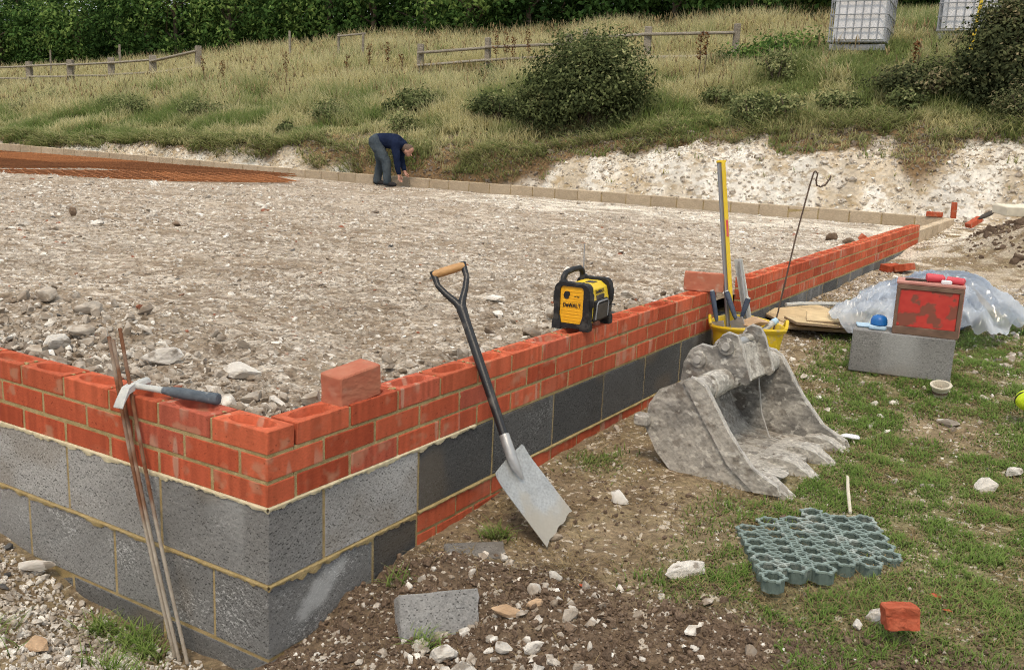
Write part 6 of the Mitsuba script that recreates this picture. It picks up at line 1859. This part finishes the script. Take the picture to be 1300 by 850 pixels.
tank('white plastic tank in a galvanised cage standing on the hill, wholly in view', -2.75, 18.0, 5, 1.0, 1.2)
tank('white plastic caged tank standing behind the bramble thicket at the top right', -0.95, 18.6, 4, 1.0, 1.2)
tp = thing('marker_pole', 'thin yellow pole leaning in front of the second caged tank', 'pole')
part(tp, 'shaft', shp(tube([(-0.66, 16.7, 2.2), (-0.55, 16.78, 3.6)], 0.028, 8), 'm_yellow', (0.3, 0), 40))

# ------------------------------------------------------------------ rusty reinforcement mesh stacked on the fill
kk = 0
for layer in range(2):
    for (cx_, cy_, rot) in [(-12.6, 9.3, 62), (-14.6, 11.4, 0), (-19.3, 11.5, 0), (-17.4, 9.1, 0), (-22.2, 9.4, 0), (-13.4, 7.4, 66), (-24.1, 11.5, 0), (-18.0, 7.0, 8)]:
        if layer == 2 and kk % 2:
            kk += 1
            continue
        kk += 1
        ms_ = []
        z = -0.195 + layer * 0.03 + fr_.normal(0, 0.004)
        L, Wd = 4.8, 2.4
        for v_ in np.arange(-Wd / 2 + 0.1, Wd / 2, 0.2):
            ms_.append(tube([(-L / 2, v_, 0), (L / 2, v_, 0)], 0.006, 5))
        for u in np.arange(-L / 2 + 0.1, L / 2, 0.2):
            ms_.append(tube([(u, -Wd / 2, 0.010), (u, Wd / 2, 0.010)], 0.006, 5))
        k = obj('mesh_sheet', shp(cat(ms_), 'm_rust', (fr_.uniform(0, 1), 0)), 'rusty reinforcing mesh sheet lying in the stacked sheets at the far left of the fill', 'reinforcing mesh', 'reinforcing mesh sheets')
        scene[k]['to_world'] = place(cx_ + fr_.normal(0, 0.12), cy_ + fr_.normal(0, 0.1), z, rot + fr_.normal(0, 1.5))

# ------------------------------------------------------------------ odds and ends at the far right
n = 900
xy = np.stack([fr_.normal(1.15, 0.45, n), fr_.normal(9.75, 0.5, n)], 1)
xy = xy[(xy[:, 0] > 0.55)]
p = surf(ground_all, xy)
size = np.clip(np.exp(fr_.normal(math.log(0.055), 0.45, len(p))), 0.02, 0.17)
scene['dark_clods'] = uvply(scatter(SLIB + RLIB, p, size, fr_, fr_.uniform(0, 0.5, len(p))), 'm_clod')
tag('dark_clods', 'dark clods of topsoil tipped on the bank at the right edge', kind='stuff')
t_ = thing('stone_lintel', 'cream concrete slab lying on the soil bank at the right edge', 'slab')
part(t_, 'face', shp(cbox(0.60, 0.28, 0.10, 0.01, jit=0.004, r=fr_), 'm_cream'), place(1.02, 9.95, 0.235, 38, 3, 0))
q = RLIB[1].copy()
q.apply_scale([0.30, 0.16, 0.13])
k = obj('black_plastic', shp(q, 'm_darkplastic'), 'crumpled black plastic sheeting sticking out of the bank left of the cream slab', 'plastic')
scene[k]['to_world'] = place(0.66, 10.05, 0.165, 40, 0, -25)

# ------------------------------------------------------------------ the man bending over the far wall
def limb(joints, links, edge=0.02, it=8):
    """A continuous skin round a skeleton: joints name -> (point, radius)."""
    man = None
    for a, b in links:
        pts = []
        for q in (a, b):
            c_, r_ = joints[q]
            v_ = trimesh.creation.icosphere(2).vertices * r_ + np.array(c_)
            pts.append(v_)
        h_ = m3.Manifold.hull_points(np.vstack(pts).astype(np.float32))
        man = h_ if man is None else man + h_
    m_ = TM(man.refine_to_length(edge))
    m_.merge_vertices()
    return trimesh.smoothing.filter_taubin(m_, 0.5, 0.53, it)


def bending_man():
    t_ = thing('person', 'man in a dark blue jumper and faded jeans bending down to the far block wall', 'person')
    F0 = np.array([-9.90, 12.45, -0.235])
    ax, bx = np.array([0.975, 0.22, 0.0]), np.array([-0.22, 0.975, 0.0])
    W = lambda a, b, h: F0 + ax * a + bx * b + np.array([0, 0, h])
    J = {}

    def j(name, a, b, h, r_):
        J[name] = (W(a, b, h), r_)
    j('pelvis', -0.10, 0.0, 0.815, 0.125)
    j('waist', 0.05, 0.0, 0.835, 0.120)
    j('chest', 0.24, 0.0, 0.815, 0.135)
    j('shl', 0.345, 0.16, 0.775, 0.070)
    j('shr', 0.345, -0.16, 0.775, 0.070)
    j('neck', 0.425, 0.0, 0.735, 0.052)
    j('head', 0.520, -0.01, 0.665, 0.082)
    j('chin', 0.535, -0.01, 0.605, 0.050)
    j('crown', 0.560, -0.01, 0.690, 0.078)
    for s_, y, ak, kk_ in (('l', 0.11, (-0.17, 0.055), (-0.10, 0.42)), ('r', -0.11, (0.17, 0.055), (0.15, 0.43))):
        j('hip' + s_, -0.11, y * 0.85, 0.795, 0.110)
        j('knee' + s_, kk_[0], y * 1.1, kk_[1], 0.068)
        j('ankle' + s_, ak[0], y * 1.2, ak[1] + 0.03, 0.048)
    j('elr', 0.400, -0.215, 0.500, 0.046)
    j('wrr', 0.425, -0.170, 0.245, 0.033)
    j('ell', 0.280, 0.20, 0.520, 0.046)
    j('wrl', 0.400, 0.12, 0.300, 0.033)
    body = limb(J, [('pelvis', 'waist'), ('waist', 'chest'), ('chest', 'neck'), ('chest', 'shl'), ('chest', 'shr'), ('neck', 'head'), ('head', 'chin'), ('head', 'crown'), ('pelvis', 'hipl'), ('pelvis', 'hipr'),
                    ('hipl', 'kneel'), ('hipr', 'kneer'), ('kneel', 'anklel'), ('kneer', 'ankler'), ('shr', 'elr'), ('elr', 'wrr'), ('shl', 'ell'), ('ell', 'wrl')])
    pieces = [body]
    # face: nose, brow, ears; hands with five fingers closing on the block's edge
    hx = np.array(J['chin'][0]) - np.array(J['head'][0])
    hx /= np.linalg.norm(hx)
    fw = ax * 0.80 + np.array([0, 0, -0.6])
    fw /= np.linalg.norm(fw)
    H = np.array(J['head'][0])
    K = {'n0': (H + hx * -0.005 + fw * 0.070, 0.012), 'n1': (H + hx * 0.028 + fw * 0.094, 0.013), 'el': (H + bx * 0.083, 0.020), 'el2': (H + bx * 0.086 + hx * 0.03, 0.012), 'er': (H - bx * 0.083, 0.020), 'er2': (H - bx * 0.086 + hx * 0.03, 0.012)}
    pieces.append(limb(K, [('n0', 'n1')], 0.01, 3))
    pieces.append(limb(K, [('el', 'el2')], 0.01, 3))
    pieces.append(limb(K, [('er', 'er2')], 0.01, 3))
    for s_, sgn in (('r', -1), ('l', 1)):
        w_ = np.array(J['wr' + s_][0])
        e_ = np.array(J['el' + s_][0])
        d_ = (w_ - e_) / np.linalg.norm(w_ - e_)
        sd = np.cross(d_, ax)
        sd /= np.linalg.norm(sd)
        pn_ = np.cross(sd, d_)
        P_ = {'w': (w_, 0.028)}
        lk_ = []
        for k_ in range(4):
            o = (k_ - 1.5) * 0.021
            ln = [0.070, 0.082, 0.078, 0.062][k_]
            P_['k%d' % k_] = (w_ + d_ * 0.092 + sd * o, 0.0125)
            P_['m%d' % k_] = (w_ + d_ * (0.092 + ln * 0.55) + sd * o * 1.1 + pn_ * 0.008, 0.0095)
            P_['t%d' % k_] = (w_ + d_ * (0.092 + ln * 0.85) + sd * o * 1.1 + pn_ * 0.036, 0.0080)
            lk_ += [('w', 'k%d' % k_), ('k%d' % k_, 'm%d' % k_), ('m%d' % k_, 't%d' % k_)]
        P_['b0'] = (w_ + d_ * 0.035 - sd * 0.030, 0.014)
        P_['b1'] = (w_ + d_ * 0.075 - sd * 0.050 + pn_ * 0.02, 0.0105)
        P_['b2'] = (w_ + d_ * 0.105 - sd * 0.048 + pn_ * 0.036, 0.009)
        lk_ += [('w', 'b0'), ('b0', 'b1'), ('b1', 'b2'), ('k0', 'k3'), ('w', 'k0')]
        pieces.append(limb(P_, lk_, 0.006, 4))
    whole = None
    for q in pieces:
        mm = m3.Manifold(m3.Mesh(np.asarray(q.vertices, np.float32), np.asarray(q.faces, np.uint32)))
        whole = mm if whole is None else whole + mm
    scene[t_] = mikit.ply(TM(whole), 'm_skin', smooth=60)

    def grown(names, g):
        return {k_: (v_[0], v_[1] + g) for k_, v_ in J.items()}
    G_ = grown(None, 0.016)
    cuff = lambda a, b, f_: (np.array(J[a][0]) * (1 - f_) + np.array(J[b][0]) * f_)
    G_['wr_r'] = (cuff('elr', 'wrr', 0.95), 0.046)
    G_['wr_l'] = (cuff('ell', 'wrl', 0.95), 0.046)
    G_['nk'] = (cuff('chest', 'neck', 0.80), 0.075)
    G_['hem'] = (cuff('waist', 'pelvis', 0.62), 0.140)
    j1 = limb(G_, [('hem', 'waist'), ('waist', 'chest'), ('chest', 'nk'), ('chest', 'shl'), ('chest', 'shr'), ('shr', 'elr'), ('elr', 'wr_r'), ('shl', 'ell'), ('ell', 'wr_l'), ('shl', 'nk'), ('shr', 'nk')], 0.02, 5)
    v_ = j1.vertices
    j1 = trimesh.Trimesh(v_ + 0.018 * (meshkit.fbm(v_ * 11, 3)[:, None] - 0.5), j1.faces, process=False)
    part(t_, 'jumper', mikit.ply(j1, 'm_jumper', smooth=60))
    G2 = grown(None, 0.018)
    G2['al'], G2['ar'] = (np.array(J['anklel'][0]) + [0, 0, 0.0], 0.074), (np.array(J['ankler'][0]) + [0, 0, 0.0], 0.074)
    G2['wb'] = (cuff('pelvis', 'waist', 0.35), 0.134)
    t1 = limb(G2, [('pelvis', 'wb'), ('pelvis', 'hipl'), ('pelvis', 'hipr'), ('hipl', 'kneel'), ('hipr', 'kneer'), ('kneel', 'al'), ('kneer', 'ar')], 0.02, 5)
    v_ = t1.vertices
    t1 = trimesh.Trimesh(v_ + 0.022 * (meshkit.fbm(v_ * np.array([9, 9, 14]), 3)[:, None] - 0.5), t1.faces, process=False)
    part(t_, 'jeans', mikit.ply(t1, 'm_jeans', smooth=60))
    for s_ in 'lr':
        a_ = np.array(J['ankle' + s_][0])
        B_ = {'h': (a_ + ax * -0.03 + [0, 0, -0.035], 0.048), 'm': (a_ + ax * 0.08 + [0, 0, -0.04], 0.044), 't': (a_ + ax * 0.16 + [0, 0, -0.048], 0.036), 'k': (a_ + [0, 0, 0.03], 0.052)}
        part(t_, 'boot', mikit.ply(limb(B_, [('h', 'm'), ('m', 't'), ('h', 'k')], 0.015, 4), 'm_boot', smooth=60))
    Hh = {'a': (H + hx * -0.03 - fw * 0.012, 0.088), 'b': (np.array(J['crown'][0]) - fw * 0.010 + hx * -0.005, 0.083)}
    part(t_, 'hair', mikit.ply(limb(Hh, [('a', 'b')], 0.015, 3), 'm_hair', smooth=60))


bending_man()
